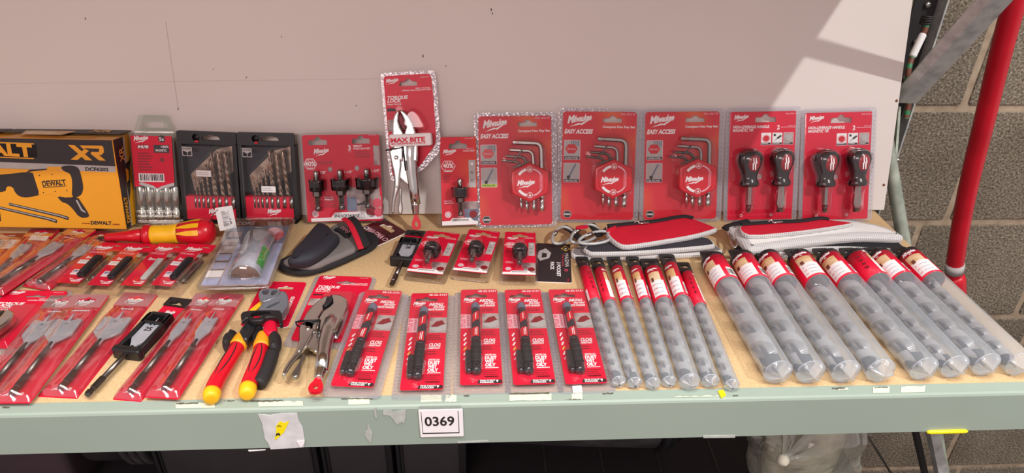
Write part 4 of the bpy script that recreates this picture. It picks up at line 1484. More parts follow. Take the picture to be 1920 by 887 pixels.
# 6 --- single hole saw packs
def hole_saw_pack(X, w, h, label, group=None, orange=False):
    t = thing('hole_saw_pack', X, label, 'hole saw', group)
    BX = (385, 372, 590, 842)
    d = .014
    mb = MB()
    c = Card(mb, w, h, BX, d)
    P = c.p
    cp = rrect(*P(398, 838), *P(584, 380), .003)
    mb.slab(cp, d - .0006, d, M['red_flame'] if orange else M['red'], holes=[slot(*P(490, 420), 92 * c.kx, 42 * c.ky)])
    c.logo(413, 465, 74, M['white'])
    c.text('49-56-9670', 572, 392, 7, M['pink'], align='R')
    c.text('IMPACT', 572, 445, 8, M['pink'], align='R'); c.text('HOLE SAW', 576, 456, 8, M['white'], align='R', width=60)
    c.hexa(437, 530, 38, M['white'], 1, 35)
    c.text('Up to', 437, 512, 9, M['white'], align='C'); c.text('40%', 437, 538, 22, M['white'], bold=.03, align='C'); c.text('Faster', 437, 556, 10, M['white'], align='C')
    c.fine(412, 572, 450, 620, 5, M['maroon_print'])
    c.rect(542, 500, 578, 642, M['grey_print'], 1); c.circ(560, 520, 7, M['white'], 2); c.circ(558, 565, 7, M['dark_print'], 2, 5); c.circ(558, 605, 7, M['dark_print'], 2, 5)
    c.fine(412, 708, 462, 730, 2, M['pink'])
    c.rect(505, 715, 584, 760, M['photo_print']); c.rect(516, 755, 584, 820, M['slate_print'] if orange else M['photo_print'], 2)
    c.circ(560, 782, 20, M['maroon_print'], 3)
    c.circ(430, 782, 17, M['pink'], 2); c.circ(430, 782, 9, M['grey_print'], 3); c.circ(430, 782, 4, M['white'], 4)
    c.poly([(398, 816), (440, 814), (452, 800), (545, 800), (562, 816), (584, 818), (584, 836), (398, 838)], M['white'], 4)
    c.text('SHOCKWAVE', 450, 816, 10, M['dark_print'], 5, .03, .25, width=84)
    mb.build('backing_card', t)
    mb = MB()
    hole_saw(mb, P(492, 0)[0], P(0, 788)[1], 192 * c.ky, 43 * c.kx, d + .010, 1)
    mb.build('hole_saw', t)
    mb = MB()
    mb.dome(rrect(-w / 2, 0, w / 2, h, .004), 0, d - .0008, M['blister'], draft=.0004)
    mb.slab(rrect(-w / 2 - .002, -.002, w / 2 + .002, h + .002, .005), -.0, .0008, M['blister'])
    a, b = P(440, 708), P(545, 610)
    mb.dome(rrect(a[0], a[1], b[0], b[1], .006), d + .0012, d + .026, M['blister'], draft=.006)
    a, b = P(468, 798), P(516, 708)
    mb.dome(rrect(a[0], a[1], b[0], b[1], .003), d + .0012, d + .019, M['blister'], draft=.003)
    mb.build('blister', t, 'clear blister')
    return t
X, w, h = up_frame((819, 255.5), (893, 253.5), (897, 420), (824, 424))
hole_saw_pack(X, w, h, 'single hole saw pack standing between the upright locking pliers and the hex key packs', None, True)

# 7 --- hex key sets
def hex_set(X, w, h, label, lime):
    t = thing('hex_key_set', X, label, 'hex key set', 'hex key packs in the back row')
    BX = (35, 58, 622, 876)
    zc = .003
    mb = MB()
    c = Card(mb, w, h, BX, zc)
    P = c.p
    cp = rrect(*P(63, 858), *P(587, 82), .005)
    mb.slab(cp, zc - .0006, zc, M['red_flame'], holes=[slot(*P(414, 134), 134 * c.kx, 48 * c.ky)])
    c.logo(98, 166, 190, M['white'], rot=8)
    c.text('4932 4923 99', 572, 106, 13, M['pink'], align='R', bold=.01)
    c.text('Compact Hex Key Set', 574, 196, 15, M['white'], align='R', bold=.03, width=228)
    c.text('EASY ACCESS', 78, 237, 29, M['white'], 2, .045, .22, width=196)
    c.rect(76, 282, 193, 425, M['pink'], 1, 9); c.rect(80, 286, 189, 400, M['grey_print'], 2, 6)
    for k in range(5):
        c.rect(128 + k * 12, 288, 134 + k * 12, 330, M['slate_print'], 3)
    c.hexa(130, 346, 44, M['red_plastic'], 4); c.text('Milwaukee', 100, 352, 12, M['pink'], 5, width=60)
    c.rect(80, 400, 189, 421, M['dark_print'], 3, 4); c.text('LOCKING SYSTEM', 86, 416, 11, M['white'], 4, width=90)
    c.rect(76, 445, 193, 586, M['pink'], 1, 9); c.rect(80, 449, 189, 566, M['grey_print'], 2, 6)
    c.poly([(158, 452), (168, 455), (124, 545), (112, 540)], M['slate_print'], 3); c.poly([(100, 540), (118, 534), (128, 546), (118, 562), (104, 560)], M['dark_print'], 4)
    c.rect(80, 562, 189, 582, M['lime'] if lime else M['dark_print'], 3, 4); c.text('STEEL BALL END', 86, 578, 11, M['dark_print'] if lime else M['white'], 4, width=90)
    c.hexa(111, 816, 34, M['grey_print'], 1); c.hexa(111, 816, 30, M['dark_print'], 2); c.text('mm', 111, 822, 16, M['white'], 3, .03, align='C', width=44)
    mb.build('backing_card', t)
    mb = MB()
    mb.slab(rrect(-w / 2, 0, w / 2, h, .006), zc - .0008, zc + .0002, M['flange'], holes=[rrect(*P(66, 855), *P(584, 85), .005)[::-1]])
    for i in range(26):                                              # the welded studs along the edge
        for x in (-w / 2 + .003, w / 2 - .003):
            mb.lathe([(.0012, 0), (.0008, .0007), (.0001, .0009)], M['flange'], X=RX(x, h * (.03 + i / 27), zc) @ Matrix.Rotation(R(90), 4, 'X'), n=6)
    mb.build('flange', t, 'crimped clear edge')
    zk = zc + .009
    for i, (xb, yb, yt, xl, r_) in enumerate(((498, 745, 278, 305, 15), (440, 738, 330, 282, 11), (390, 733, 372, 252, 9), (350, 722, 404, 226, 8))):
        mb = MB()
        q = [P(xb + 8, yb), P(xb + 8, yt + 60), P(xb + 2, yt + 22), P(xb - 16, yt + 4), P(xb - 45, yt), P(xl, yt - 8)]
        zz = zk + (3 - i) * .0008
        path = [(a, b, zz) for a, b in smooth_loop(q, 2, closed=False)]
        mb.sweep(path, r_ * c.kx, M['dark_steel'] if i > 1 else M['steel'], n=6, smooth=False)
        mb.lathe([(r_ * .6 * c.kx, 0), (r_ * 1.15 * c.kx, .003), (r_ * 1.15 * c.kx, .008), (r_ * .7 * c.kx, .010), (r_ * 1.1 * c.kx, .012), (r_ * 1.1 * c.kx, .02)], M['chrome'], X=RX(q[0][0], q[0][1] - .003, zz), n=8)
        mb.build('hex_key', t)
    for i, (x0, y0, x1, y1) in enumerate(((300, 405, 372, 322), (330, 445, 420, 400), (300, 450, 355, 425))):
        mb = MB()
        a, b = P(x0, y0), P(x1, y1)
        mb.sweep([(a[0], a[1], zk + .006), (b[0], b[1], zk + .006)], 5 * c.kx, M['dark_steel'], n=6, smooth=False)
        mb.build('small_hex_key', t)
    mb = MB()
    hx = [P(*q) for q in ((418, 412), (550, 474), (550, 628), (418, 694), (288, 628), (288, 474))]
    hx = hx[::-1] if area2(hx) < 0 else hx
    mb.slab(hx, zc + .004, zk + .012, M['red_plastic'], bev=.003)
    mb.slab(inset(hx, .006), zk + .012, zk + .0132, M['red_plastic'], bev=.001)
    c3 = Card(mb, w, h, BX, zk + .0134)
    c3.logo(328, 574, 138, M['white'], rot=5)
    def arc(cx, cy, r0, r1, a0, a1, n=14):
        A = [(cx + r0 * math.cos(R(a)), cy + r0 * math.sin(R(a))) for a in [a0 + (a1 - a0) * i / n for i in range(n + 1)]]
        B = [(cx + r1 * math.cos(R(a)), cy + r1 * math.sin(R(a))) for a in [a0 + (a1 - a0) * i / n for i in range(n + 1)]]
        return A + B[::-1]
    c3.poly(arc(418, 552, 84, 102, 215, 255), M['white']); c3.poly(arc(418, 552, 90, 100, 285, 325), M['pink'])
    c3.poly(arc(418, 552, 84, 102, 105, 145), M['white']); c3.poly(arc(418, 552, 90, 100, 35, 75), M['pink'])
    for y in (461, 641):
        c3.circ(418, y, 20, M['white'], 1, 17); c3.rect(410, y - 2, 427, y + 9, M['white'], 2); c3.circ(418, y - 4, 7, M['white'], 2, 5)
    c3.rect(488, 500, 506, 604, M['pink'], 1, 4); c3.rect(490, 503, 504, 601, M['red'], 2, 3)
    c3.text('LOCK SYSTEM', 502, 598, 9, M['pink'], 3, rot=90, width=90)
    mb.build('hex_body', t, 'red hexagonal key holder')
    mb = MB()
    mb.dome(smooth_loop([P(*q) for q in ((322, 236), (470, 236), (540, 290), (555, 440), (572, 470), (572, 640), (535, 690), (535, 762), (335, 762), (330, 690), (270, 640), (270, 470), (205, 410))], 1), zc + .0004, zk + .017, M['blister'], draft=.004)
    mb.dome(cp, zc + .0003, zc + .0012, M['film_up'], draft=.001, rnd=.0004)
    mb.build('blister', t, 'clear blister')
    return t
X, w, h = up_frame((889.3, 211), (1041.7, 211), (1045.7, 425.6), (892, 427))
hex_set(X, w, h, 'red hex key pack beside the single hole saw pack, with a lime strip', True)
X, w, h = up_frame((1049.4, 203.5), (1202, 202), (1197, 416.5), (1041, 416.5))
hex_set(X, w, h, 'red hex key pack in the middle of three, above the red zip pouch', False)
X, w, h = up_frame((1203, 203.5), (1357, 202), (1352, 415.5), (1196, 415.5))
hex_set(X, w, h, 'red hex key pack beside the screwdriver packs, third of its row', False)

# 8 --- stubby screwdriver sets
def stubby_set(X, w, h, label):
    t = thing('screwdriver_set', X, label, 'screwdriver set', 'stubby screwdriver packs')
    BX = (592, 46, 1118, 880)
    zc = .003
    mb = MB()
    c = Card(mb, w, h, BX, zc)
    P = c.p
    cp = rrect(*P(618, 866), *P(1086, 78), .002)
    mb.slab(cp, zc - .0006, zc, M['red'], holes=[slot(*P(870, 126), 146 * c.kx, 58 * c.ky)])
    c.logo(648, 134, 112, M['white'])
    c.text('4932 4718 19', 1085, 102, 10, M['pink'], align='R')
    c.text('HIGH-LEVERAGE HANDLE.', 640, 196, 19, M['white'], 2, .03, .2, width=258)
    c.text('MAGNETIC TIP.', 640, 220, 19, M['white'], 2, .03, .2, width=146)
    c.text('2', 952, 206, 28, M['white'], 2, .03); c.text('PC', 952, 218, 8, M['pink'])
    c.fine(980, 190, 1082, 200, 1, M['pink'], 1, 0); c.text('STUBBY SET', 1082, 186, 7, M['pink'], align='R')
    for k, x in enumerate((842, 921, 1000)):
        c.rect(x, 230, x + 72, 320, M['pink'], 1, 4)
        c.rect(x + 3, 233, x + 69, 302, M['paper'] if k < 2 else M['photo_print'], 2, 3)
        c.rect(x + 3, 302, x + 69, 317, M['dark_print'], 2, 3)
        c.fine(x + 8, 305, x + 62, 314, 1, M['paper'], 3)
    c.circ(878, 272, 22, M['red_plastic'], 3); c.circ(878, 272, 28, M['red_light'], 3, 25)
    c.poly([(978, 248), (990, 256), (962, 278), (952, 268)], M['dark_print'], 3); c.poly([(955, 272), (960, 276), (934, 292), (932, 290)], M['slate_print'], 3); c.rect(930, 240, 946, 256, M['dark_print'], 3)
    c.poly([(1010, 255), (1040, 245), (1062, 262), (1050, 290), (1024, 286)], M['grey_print'], 3)
    c.circ(839, 547, 20, M['grey_print']); c.circ(839, 547, 14, M['photo_print'], 2)
    for x in (720, 935):
        c.circ(x, 832, 10, M['white'], 1, 6)
    mb.build('backing_card', t)
    mb = MB()
    mb.slab(rrect(-w / 2, 0, w / 2, h, .005), zc - .0008, zc + .0002, M['flange'], holes=[rrect(*P(621, 864), *P(1083, 80), .002)[::-1]])
    for i in range(26):
        for x in (-w / 2 + .003, w / 2 - .003):
            mb.lathe([(.0012, 0), (.0008, .0007), (.0001, .0009)], M['flange'], X=RX(x, h * (.03 + i / 27), zc) @ Matrix.Rotation(R(90), 4, 'X'), n=6)
    mb.build('flange', t, 'crimped clear edge')
    HP = ((52, 54), (72, 52), (110, 62), (160, 80), (196, 86), (226, 82), (254, 66), (268, 40))
    def prof_r(y):
        for (a, ra), (b, rb) in zip(HP, HP[1:]):
            if a <= y <= b:
                return ra + (rb - ra) * (y - a) / (b - a)
        return 52 if y < 52 else 40
    for k, x in enumerate((742, 966)):
        zk = zc + .0155
        q = P(x, 612)
        kk = c.ky
        XX = RX(q[0], q[1], zk)
        mb = MB()
        mb.lathe([(50 * c.kx, 0), (62 * c.kx, 4 * kk), (66 * c.kx, 16 * kk), (65 * c.kx, 34 * kk), (54 * c.kx, 52 * kk), (52 * c.kx, 72 * kk), (62 * c.kx, 110 * kk), (80 * c.kx, 160 * kk), (86 * c.kx, 196 * kk),
                  (82 * c.kx, 226 * kk), (66 * c.kx, 254 * kk), (40 * c.kx, 268 * kk), (12 * c.kx, 273 * kk), (.0001, 273.5 * kk)], M['handle'], X=XX, n=28, squash=.82)
        hd = mb.build('handle', t)
        mb = MB()
        cx, cy = P(x + 12, 440)
        vs, fs = [], []
        nr, na = 5, 22
        for i in range(nr + 1):
            for j in range(na):
                a = 2 * math.pi * j / na
                px, py = cx + 42 * c.kx * i / nr * math.cos(a), cy + 60 * kk * i / nr * math.sin(a)
                yy = (py - q[1]) / kk
                rr = prof_r(yy)
                dx = (px - q[0]) / c.kx
                zz = zk + .82 * math.sqrt(max(0, rr * rr - dx * dx)) * c.kx + .0007 * (1 - (i / nr) ** 6)
                vs.append((px, py, zz))
        for i in range(nr):
            for j in range(na):
                fs.append((i * na + j, (i + 1) * na + j, (i + 1) * na + (j + 1) % na, i * na + (j + 1) % na))
        mb.add(vs, fs, M['insert'], True)
        bz = zk + .82 * 86 * c.kx
        for dx in (-9, 7):
            p0 = [P(x + 10 + dx - 6, 486), P(x + 10 + dx, 486), P(x + 10 + dx + 2, 440), P(x + 10 + dx + 8, 442), P(x + 10 + dx + 2, 400), P(x + 10 + dx - 5, 402), P(x + 10 + dx - 2, 440), P(x + 10 + dx - 8, 440)]
            mb.flat(p0, bz + .0006, M['white'])
        mb.build('grip_insert', hd, 'red oval insert with a bolt mark')
        mb = MB()
        L = 190 * kk
        if k == 0:
            mb.lathe([(22 * c.kx, 0), (22 * c.kx, -L * .68), (20 * c.kx, -L * .7)][::-1], M['steel'], X=XX, n=6, smooth=False)
            mb.lathe([(4 * c.kx, -L), (14 * c.kx, -L * .95), (20 * c.kx, -L * .69)], M['black'], X=XX, n=10)
        else:
            vv = [(-22, 0), (22, 0), (22, -60), (28, -128), (18, -160), (-18, -160), (-28, -128), (-22, -60)]
            mb.slab([(q[0] + a * c.kx, q[1] + b * kk) for a, b in vv], zk - .003, zk + .003, M['steel'], bev=.0008)
            mb.slab([(q[0] + a * c.kx, q[1] + b * kk) for a, b in ((-18, -160), (18, -160), (18, -188), (-18, -188))], zk - .0025, zk + .0025, M['black'], bev=.0008)
        mb.build('blade', t)
    mb = MB()
    for x in (742, 966):
        mb.dome(smooth_loop([P(x + a, y) for a, y in ((-90, 360), (-50, 330), (50, 330), (90, 360), (100, 440), (72, 560), (76, 612), (38, 622), (38, 815), (-38, 815), (-38, 622), (-76, 612), (-72, 560), (-100, 440))], 1), zc + .0004, zc + .031, M['blister'], draft=.005)
    mb.dome(cp, zc + .0003, zc + .0012, M['film_up'], draft=.001, rnd=.0004)
    mb.build('blister', t, 'clear blister')
    return t
M['handle'] = mat('dark_handle', '201416', 0.2, var=0.1, coat=0.5)
M['insert'] = mat('handle_insert', '9c1624', 0.3, var=0.08, coat=0.3)
X, w, h = up_frame((1363, 200.5), (1499, 200.5), (1493, 415), (1353, 415))
stubby_set(X, w, h, 'two stubby screwdrivers on a red card beside the last hex key pack')
X, w, h = up_frame((1503, 202), (1641.5, 202), (1634, 415), (1494, 415))
stubby_set(X, w, h, 'two stubby screwdrivers on the red card nearest the concrete wall, end of back row')
# ------------------------------------------------------------------ lying flat: bagged spade bits
def film_sheet(mb, w, y0, y1, fn, m, nx=22, ny=60):
    vs = []
    for j in range(ny + 1):
        for i in range(nx + 1):
            u, v = i / nx, j / ny
            vs.append((-w / 2 + w * u, y0 + (y1 - y0) * v, fn(u, v)))
    mb.add(vs, [(j * (nx + 1) + i, j * (nx + 1) + i + 1, (j + 1) * (nx + 1) + i + 1, (j + 1) * (nx + 1) + i) for j in range(ny) for i in range(nx)], m, True)

def spade(mb, w, y0, y1, pw, z, m=None):
    """spade bit from its shank end y0 to the point y1; pw paddle width"""
    L = y1 - y0
    m = m or M['blade']
    pl = [(-pw / 2, .70), (-pw / 2, .90), (-pw * .38, .915), (-pw * .08, .885), (0, 1.0), (pw * .08, .885), (pw * .38, .915), (pw / 2, .90), (pw / 2, .70), (pw * .3, .645), (.0032, .60), (.0028, .52), (-.0028, .52), (-.0032, .60), (-pw * .3, .645)]
    mb.slab([(a, y0 + b * L) for a, b in pl], z - .0011, z + .0011, m, holes=[circle(0, y0 + .845 * L, .0017, 10)], bev=.0004)
    mb.lathe([(.0032, y0), (.0037, y0 + .01 * L), (.0037, y0 + .045 * L), (.0026, y0 + .052 * L), (.0026, y0 + .068 * L), (.0037, y0 + .075 * L), (.0037, y0 + .2 * L)], M['dark_steel'], X=RX(0, 0, z), n=6, smooth=False)
    mb.lathe([(.0030, y0 + .2 * L), (.0031, y0 + .52 * L), (.0022, y0 + .60 * L)], M['dark_steel'], X=RX(0, 0, z), n=12)

def spade_bag(tl, tr, br, bl, z, label, pw, seed, num, film='film', back='red', turn=0, header='red_light'):
    X, w, h = flat_frame(tl, tr, br, bl, z)
    X = X @ RX(0, 0, z)
    t = thing('spade_bit_pack', X, label, 'spade bit', 'spade bits in red film bags')
    hd = .855
    mb = MB()
    so = slot(0, h * .945, w * .5, h * .045)
    mb.slab(rrect(-w / 2, 0, w / 2, h, .001, 2), 0, .0007, M[back], holes=[so])
    c = Card(mb, w, h, (0, 0, 100, 300), .0008)
    c.text(num, 30, 282, 7, M['white'], 1, .02, width=38)
    c.poly([(18, 284), (32, 276), (30, 281)], M['white'])
    if seed == 1:
        c.rect(20, 48, 92, 130, M['paper'], 2); c.fine(26, 56, 86, 120, 7, M['pink'], 3)
    mb.build('backing_card', t)
    mb = MB()
    mb.slab(rrect(-w / 2, h * hd, w / 2, h, .001, 2), .0010, .0030, M[header], holes=[so])
    c = Card(mb, w, h, (0, 0, 100, 300), .0031)
    c.logo(26, 34, 52, M['white'])
    c.fine(30, 52, 80, 58, 1, M['white'], 1)
    mb.build('header_card', t)
    mb = MB()
    spade(mb, w, h * .045, h * .78, pw, .0055)
    mb.build('spade_bit', t)
    mb = MB()
    def fn(u, v):
        x = (u - .5) * w
        e = min(1, u / .14, (1 - u) / .14, v / .06, (1 - v) / .05)
        e = math.sin(max(0, e) * math.pi / 2)
        core = .0062 + .0038 * math.exp(-(x / .006) ** 2) + (.002 * math.exp(-((v - .8) / .12) ** 2))
        nz = noise.noise(Vector((x * 70 + seed, v * h * 34, seed * 1.7))) * .0021 + noise.noise(Vector((x * 150, v * h * 90 + seed, 4.2))) * .0008
        return .0010 + e * (core + nz * (.35 + v))
    film_sheet(mb, w * .985, .001, h * hd, fn, M[film])
    mb.slab(rrect(-w / 2, h * hd, w / 2, h, .001, 2), .0032, .0036, M[film], holes=[so])
    mb.build('film', t, 'creased clear film')
    return t
spade_bag((-20, 441), (55, 441), (-8, 505), (-90, 505), .0, 'flat orange bag with a white label, half out of view at the far left', .020, 1, '2 3631 25', 'film', 'orange', header='orange')
M['film_o'] = clear('amber_film', (0.95, 0.72, 0.5), 0.13, 0.08, 0.55, 0.08, (0.8, 0.5, 0.3))
spade_bag((66, 432), (111, 432), (-10, 556), (-80, 556), .004, 'orange bagged spade bit with a small white sticker under the tool box', .016, 2, '2 3631 20', 'film', 'red', header='red')
spade_bag((152, 433), (193, 433), (6, 547), (-72, 547), .008, 'orange bagged spade bit with its bag end below the yellow tool box corner', .018, 3, '2 3631 30', 'film', 'red', header='red')
spade_bag((196, 440), (236, 440), (95, 541), (20, 538), .003, 'red bagged spade bit tucked beside the leftmost impact bit pack', .018, 4, '2 3631 35', 'film', 'red', header='red')
mb = MB()
q = tr_z([(60, 441), (92, 443), (85, 451), (53, 449)], .0085)
mb.slab(xy(q), .0079, .0084, M['paper'])
tag(mb.build('price_sticker'), 'white price sticker on an orange bag under the tool box', 'sticker')

spade_bag((95, 558), (164, 558), (5, 757), (-72, 757), .0, 'bagged spade bit mostly covered by the next bag, far left of front row', .026, 5, '2 3631 32')
spade_bag((138, 556), (207, 556), (55, 757), (-20, 757), .0052, 'bagged wide spade bit overlapping the leftmost bag in the front row', .030, 6, '2 3631 40')
spade_bag((236, 554), (303.6, 554), (139, 746), (65, 746), .0, 'bagged widest spade bit lying beside the black bit holder', .032, 7, '2 3631 38')
spade_bag((378, 556), (425, 555), (256, 751), (197, 751), .0, 'narrow bagged spade bit between the black holder and its neighbour bag', .012, 8, '2 3631 20')
spade_bag((410, 555), (466, 554), (328, 747), (262, 747), .0052, 'narrow bagged spade bit nearest the yellow handled water pump pliers', .016, 9, '2 3631 40')

def spade_holder(top, bot, w, label, num, frac=1.0):
    X, h = axis_frame(top, bot, .004)
    t = thing('spade_bit_holder', X, label, 'spade bit', 'spade bits in black plastic holders')
    mb = MB()
    mb.slab(rrect(-w / 2, h * .905, w / 2, h, .002), 0, .004, M['black'], holes=[slot(0, h * .945, w * .55, h * .05)])
    mb.box(-w / 2 + .0015, h * .60, 0, w / 2 - .0015, h * .91, .0015, M['black'])
    mb.build('hanger', t)
    mb = MB()
    mb.slab(rrect(-w / 2 + .001, h * .75, w / 2 - .001, h * .905, .0006, 1), .0016, .0026, M['red'])
    c = Card(mb, w, h, (0, 0, 100, 300), .0027)
    c.logo(34, 55, 46, M['white'])
    c.rect(4, 64, 62, 71, M['white'])
    mb.build('header_card', t)
    mb = MB()
    for s in (-1, 1):
        mb.slab([(s * w / 2, h * .40), (s * w / 2, h * .77), (s * (w / 2 - .0045), h * .77), (s * (w / 2 - .0045), h * .40)], 0, .012, M['black'], bev=.001)
    mb.slab([(-w / 2, h * .665), (w / 2, h * .665), (w / 2, h * .745), (w * .36, h * .775), (-w * .36, h * .775), (-w / 2, h * .745)], .0, .012, M['black'], holes=[[(-w * .36, h * .68), (w * .36, h * .68), (w * .26, h * .75), (-w * .26, h * .75)]], bev=.0)
    mb.slab(rrect(-w / 2 - .002, h * .365, w / 2 + .002, h * .42, .003), 0, .014, M['black'], bev=.003)
    mb.box(-w / 2, h * .42, 0, w / 2, h * .67, .0025, M['black'])
    mb.build('cradle', t)
    mb = MB()
    spade(mb, w, 0, h * .74, w * .66, .0078)
    c = Card(mb, w, h, (0, 0, 100, 300), .0091)
    c.text(num, 50, 121, 11, M['dark_print'], 1, .02, align='C')
    mb.build('spade_bit', t)
    return t
spade_holder((340, 559), (165, 746), .030, 'spade bit marked 25 in an open black holder among the front row bags', '25')
spade_holder((782, 432), (735, 538), .030, 'spade bit in a black holder half hidden behind the leftmost flat hole saw pack', '28')

# ------------------------------------------------------------------ four impact bit packs
def bit_pack(tl, tr, br, bl, label, white, first=None):
    z = .010
    X, w, h = flat_frame(tl, tr, br, bl, z)
    t = thing('impact_bit_pack', X, label, 'impact bit pack', 'impact bit packs in a row')
    BX = (0, 0, 100, 220)
    mb = MB()
    c = Card(mb, w, h, BX, z)
    P = c.p
    mb.slab(rrect(-w / 2, h * .80, w / 2, h, .003), z - .0006, z, M['red'], holes=[slot(w * .2, h * .93, w * .3, h * .04)])
    mb.slab([P(0, 44), P(70, 44), P(70, 214), P(0, 214)][::-1], z - .0006, z, M['red'])
    c.logo(8, 38, 62, M['white'], rot=4)
    c.fine(4, 52, 66, 62, 2, M['pink']); c.rect(66, 54, 82, 70, M['photo_print'])
    c.text('2x', 14, 90, 11, M['white'], 2, .04); c.text('SHOCKWAVE', 28, 90, 6, M['white'], 2, .03, width=38)
    if white != 2:
        c.rect(4, 98, 66, 118, M['white'], 1); c.fine(10, 102, 60, 114, 2, M['grey_print'], 2)
        c.rect(16, 148, 54, 174, M['white'], 1); c.fine(18, 152, 52, 172, 3, M['pink'], 2)
        c.rect(18, 150, 32, 160, M['blue_print'], 2)
    c.poly([(28, 192), (48, 196), (68, 190), (64, 206), (40, 206)], M['white'])
    c.text('IMPACT', 34, 203, 7, M['red'], 2, .03)
    if white == 2:
        c.poly([(46, 90), (62, 84), (66, 92), (66, 184), (54, 192), (48, 180)], M['grey_print'], 3)
    mb.build('backing_card', t)
    mb = MB()
    a, b = P(48, 186), P(70, 86)
    if white != 2:
        mb.slab(rrect(a[0], a[1], b[0], b[1], .001), z + .0002, z + .006, M['black'], bev=.001)
        mb.lathe([(.0025, 0), (.003, .002), (.003, h * .36), (.002, h * .37)], M['gun'], X=RX((a[0] + b[0]) / 2, a[1] + .002, z + .0065), n=6, smooth=False)
    else:
        mb.slab(rrect(a[0], a[1], b[0], b[1], .001), z + .0008, z + .003, M['galv'], bev=.001)
    mb.build('bit_clip', t)
    for k in range(2):
        mb = MB()
        q = P(80 + k * 11, 170)
        mb.lathe([(.0012, -.004), (.003, 0), (.003, h * .2), (.0022, h * .22), (.0022, h * .3), (.0032, h * .33), (.0032, h * .42)], M['steel'], X=RX(q[0], q[1], .006), n=6, smooth=False)
        mb.build('impact_bit', t)
    mb = MB()
    mb.dome(rrect(-w / 2 - .001, -.004, w / 2 + .001, h * .84, .003), 0, z + .0009, M['blister_flat'], draft=.0006)
    mb.slab(rrect(-w / 2 - .003, -.010, w / 2 + .003, h * .83, .005), 0, .0008, M['blister_flat'])
    a, b = P(72, 205), P(98, 60)
    mb.dome(rrect(a[0], a[1], b[0], b[1], .002), z + .001, z + .006, M['blister_flat'], draft=.001)
    mb.build('blister', t, 'clear tray')
    return t
bit_pack((180, 455), (246, 455), (160, 535), (104, 531), 'impact bit pack with flag print beside the orange bags, first of four', 0)
bit_pack((239, 457), (301, 457), (216, 539), (160, 536), 'impact bit pack with flag print, second from the orange bags', 1)
bit_pack((295, 457), (358, 457), (274, 540), (226, 536), 'impact bit pack holding a silver bar, third from the orange bags', 2)
bit_pack((352, 457), (412, 459), (331, 540), (281, 536), 'impact bit pack with flag print beside the big clear clamshell', 3)

# ------------------------------------------------------------------ insulated screwdriver with its tag
A, Bq = on_z(186, 446, .012), on_z(403, 434, .016)
y = (Bq - A).normalized()
x = y.cross(Vector((0, 0, 1))).normalized()
L = (Bq - A).length
X = axes(x, y, x.cross(y), A)
t = thing('insulated_screwdriver', X, 'red and yellow insulated screwdriver lying in front of the tool box', 'screwdriver')
f = lambda v: v * L
mb = MB()
mb.slab([(-.0015, -.004), (.0015, -.004), (.003, f(.03)), (.003, f(.09)), (-.003, f(.09)), (-.003, f(.03))], -.0012, .0012, M['gun'], bev=.0004)
mb.build('tip', t)
mb = MB()
mb.lathe([(.0042, f(.05)), (.0055, f(.07)), (.0078, f(.25)), (.0105, f(.39))], M['red_plastic'], n=20)
mb.lathe([(.010, f(.385)), (.0145, f(.395)), (.0152, f(.42)), (.0140, f(.455))], M['red_plastic'], n=24)
mb.build('insulated_shaft', t)
mb = MB()
mb.lathe([(.0128, f(.45)), (.0138, f(.47)), (.0132, f(.55)), (.0135, f(.66)), (.0142, f(.69))], M['yellow'], n=28)
mb.build('front_grip', t, 'yellow front grip')
mb = MB()
prof = [(.0140, f(.685)), (.0158, f(.74)), (.0182, f(.84)), (.0186, f(.90)), (.0170, f(.96)), (.0120, f(.99)), (.0050, f(1.0)), (.0001, f(1.001))]
mb.lathe(prof, M['red_plastic'], n=32)
def pr(yv):
    for (ra, a), (rb, b) in zip(prof, prof[1:]):
        if a <= yv <= b:
            return ra + (rb - ra) * (yv - a) / (b - a)
    return prof[0][0]
for ang in (28, 62, 100, 138, 180, 225, 270, 315):
    vs = []
    for i in range(13):
        v = .69 + .20 * i / 12
        hw = R(4 + (7 if i > 5 else 1.2 * i))
        r_ = pr(f(v)) + .0005
        for a in (R(ang) - hw, R(ang) + hw):
            vs.append((r_ * math.cos(a), f(v), r_ * math.sin(a)))
    mb.add(vs, [(2 * i, 2 * i + 2, 2 * i + 3, 2 * i + 1) for i in range(12)], M['yellow'], True)
mb.build('rear_grip', t, 'red rear grip with yellow inlays')
# the swing tag
TL, TR_, BR_, BL_ = on_z(380, 398, .050), on_z(412, 394, .050), on_z(444, 428, .018), on_z(412, 433, .018)
o = (BL_ + BR_) / 2
xx = (BR_ - BL_).normalized()
yy = ((TL + TR_) / 2 - o); hh = yy.length; yy = (yy - xx * yy.dot(xx)).normalized()
X = axes(xx, yy, xx.cross(yy), o)
ww = (BR_ - BL_).length
t2 = thing('price_tag', X, 'white barcode swing tag tied to the red and yellow screwdriver', 'price tag')
mb = MB()
mb.slab(rrect(-ww / 2, 0, ww / 2, hh, .001, 2), 0, .0006, M['paper'], holes=[circle(-ww * .38, hh * .9, .0012, 10)])
c = Card(mb, ww, hh, (0, 0, 100, 130), .0007)
for i in range(18):
    c.rect(30, 22 + i * 5, 30 + random.choice((28, 34, 22)), 22 + i * 5 + random.choice((1.2, 2.6)), M['dark_print'])
c.text('68914', 80, 100, 9, M['dark_print'], 1, .01, rot=90)
c.fine(66, 24, 74, 110, 9, M['grey_print'])
mb.build('tag_card', t2)
mb = MB()
hp = Vector((-ww * .38, hh * .9, 0))
e = X.inverted() @ (A + y * f(.97) + Vector((0, 0, .014)))
mb.sweep([hp, hp.lerp(e, .5) + Vector((0, .004, .004)), e], .0005, M['black'], n=5)
mb.build('string', t2)

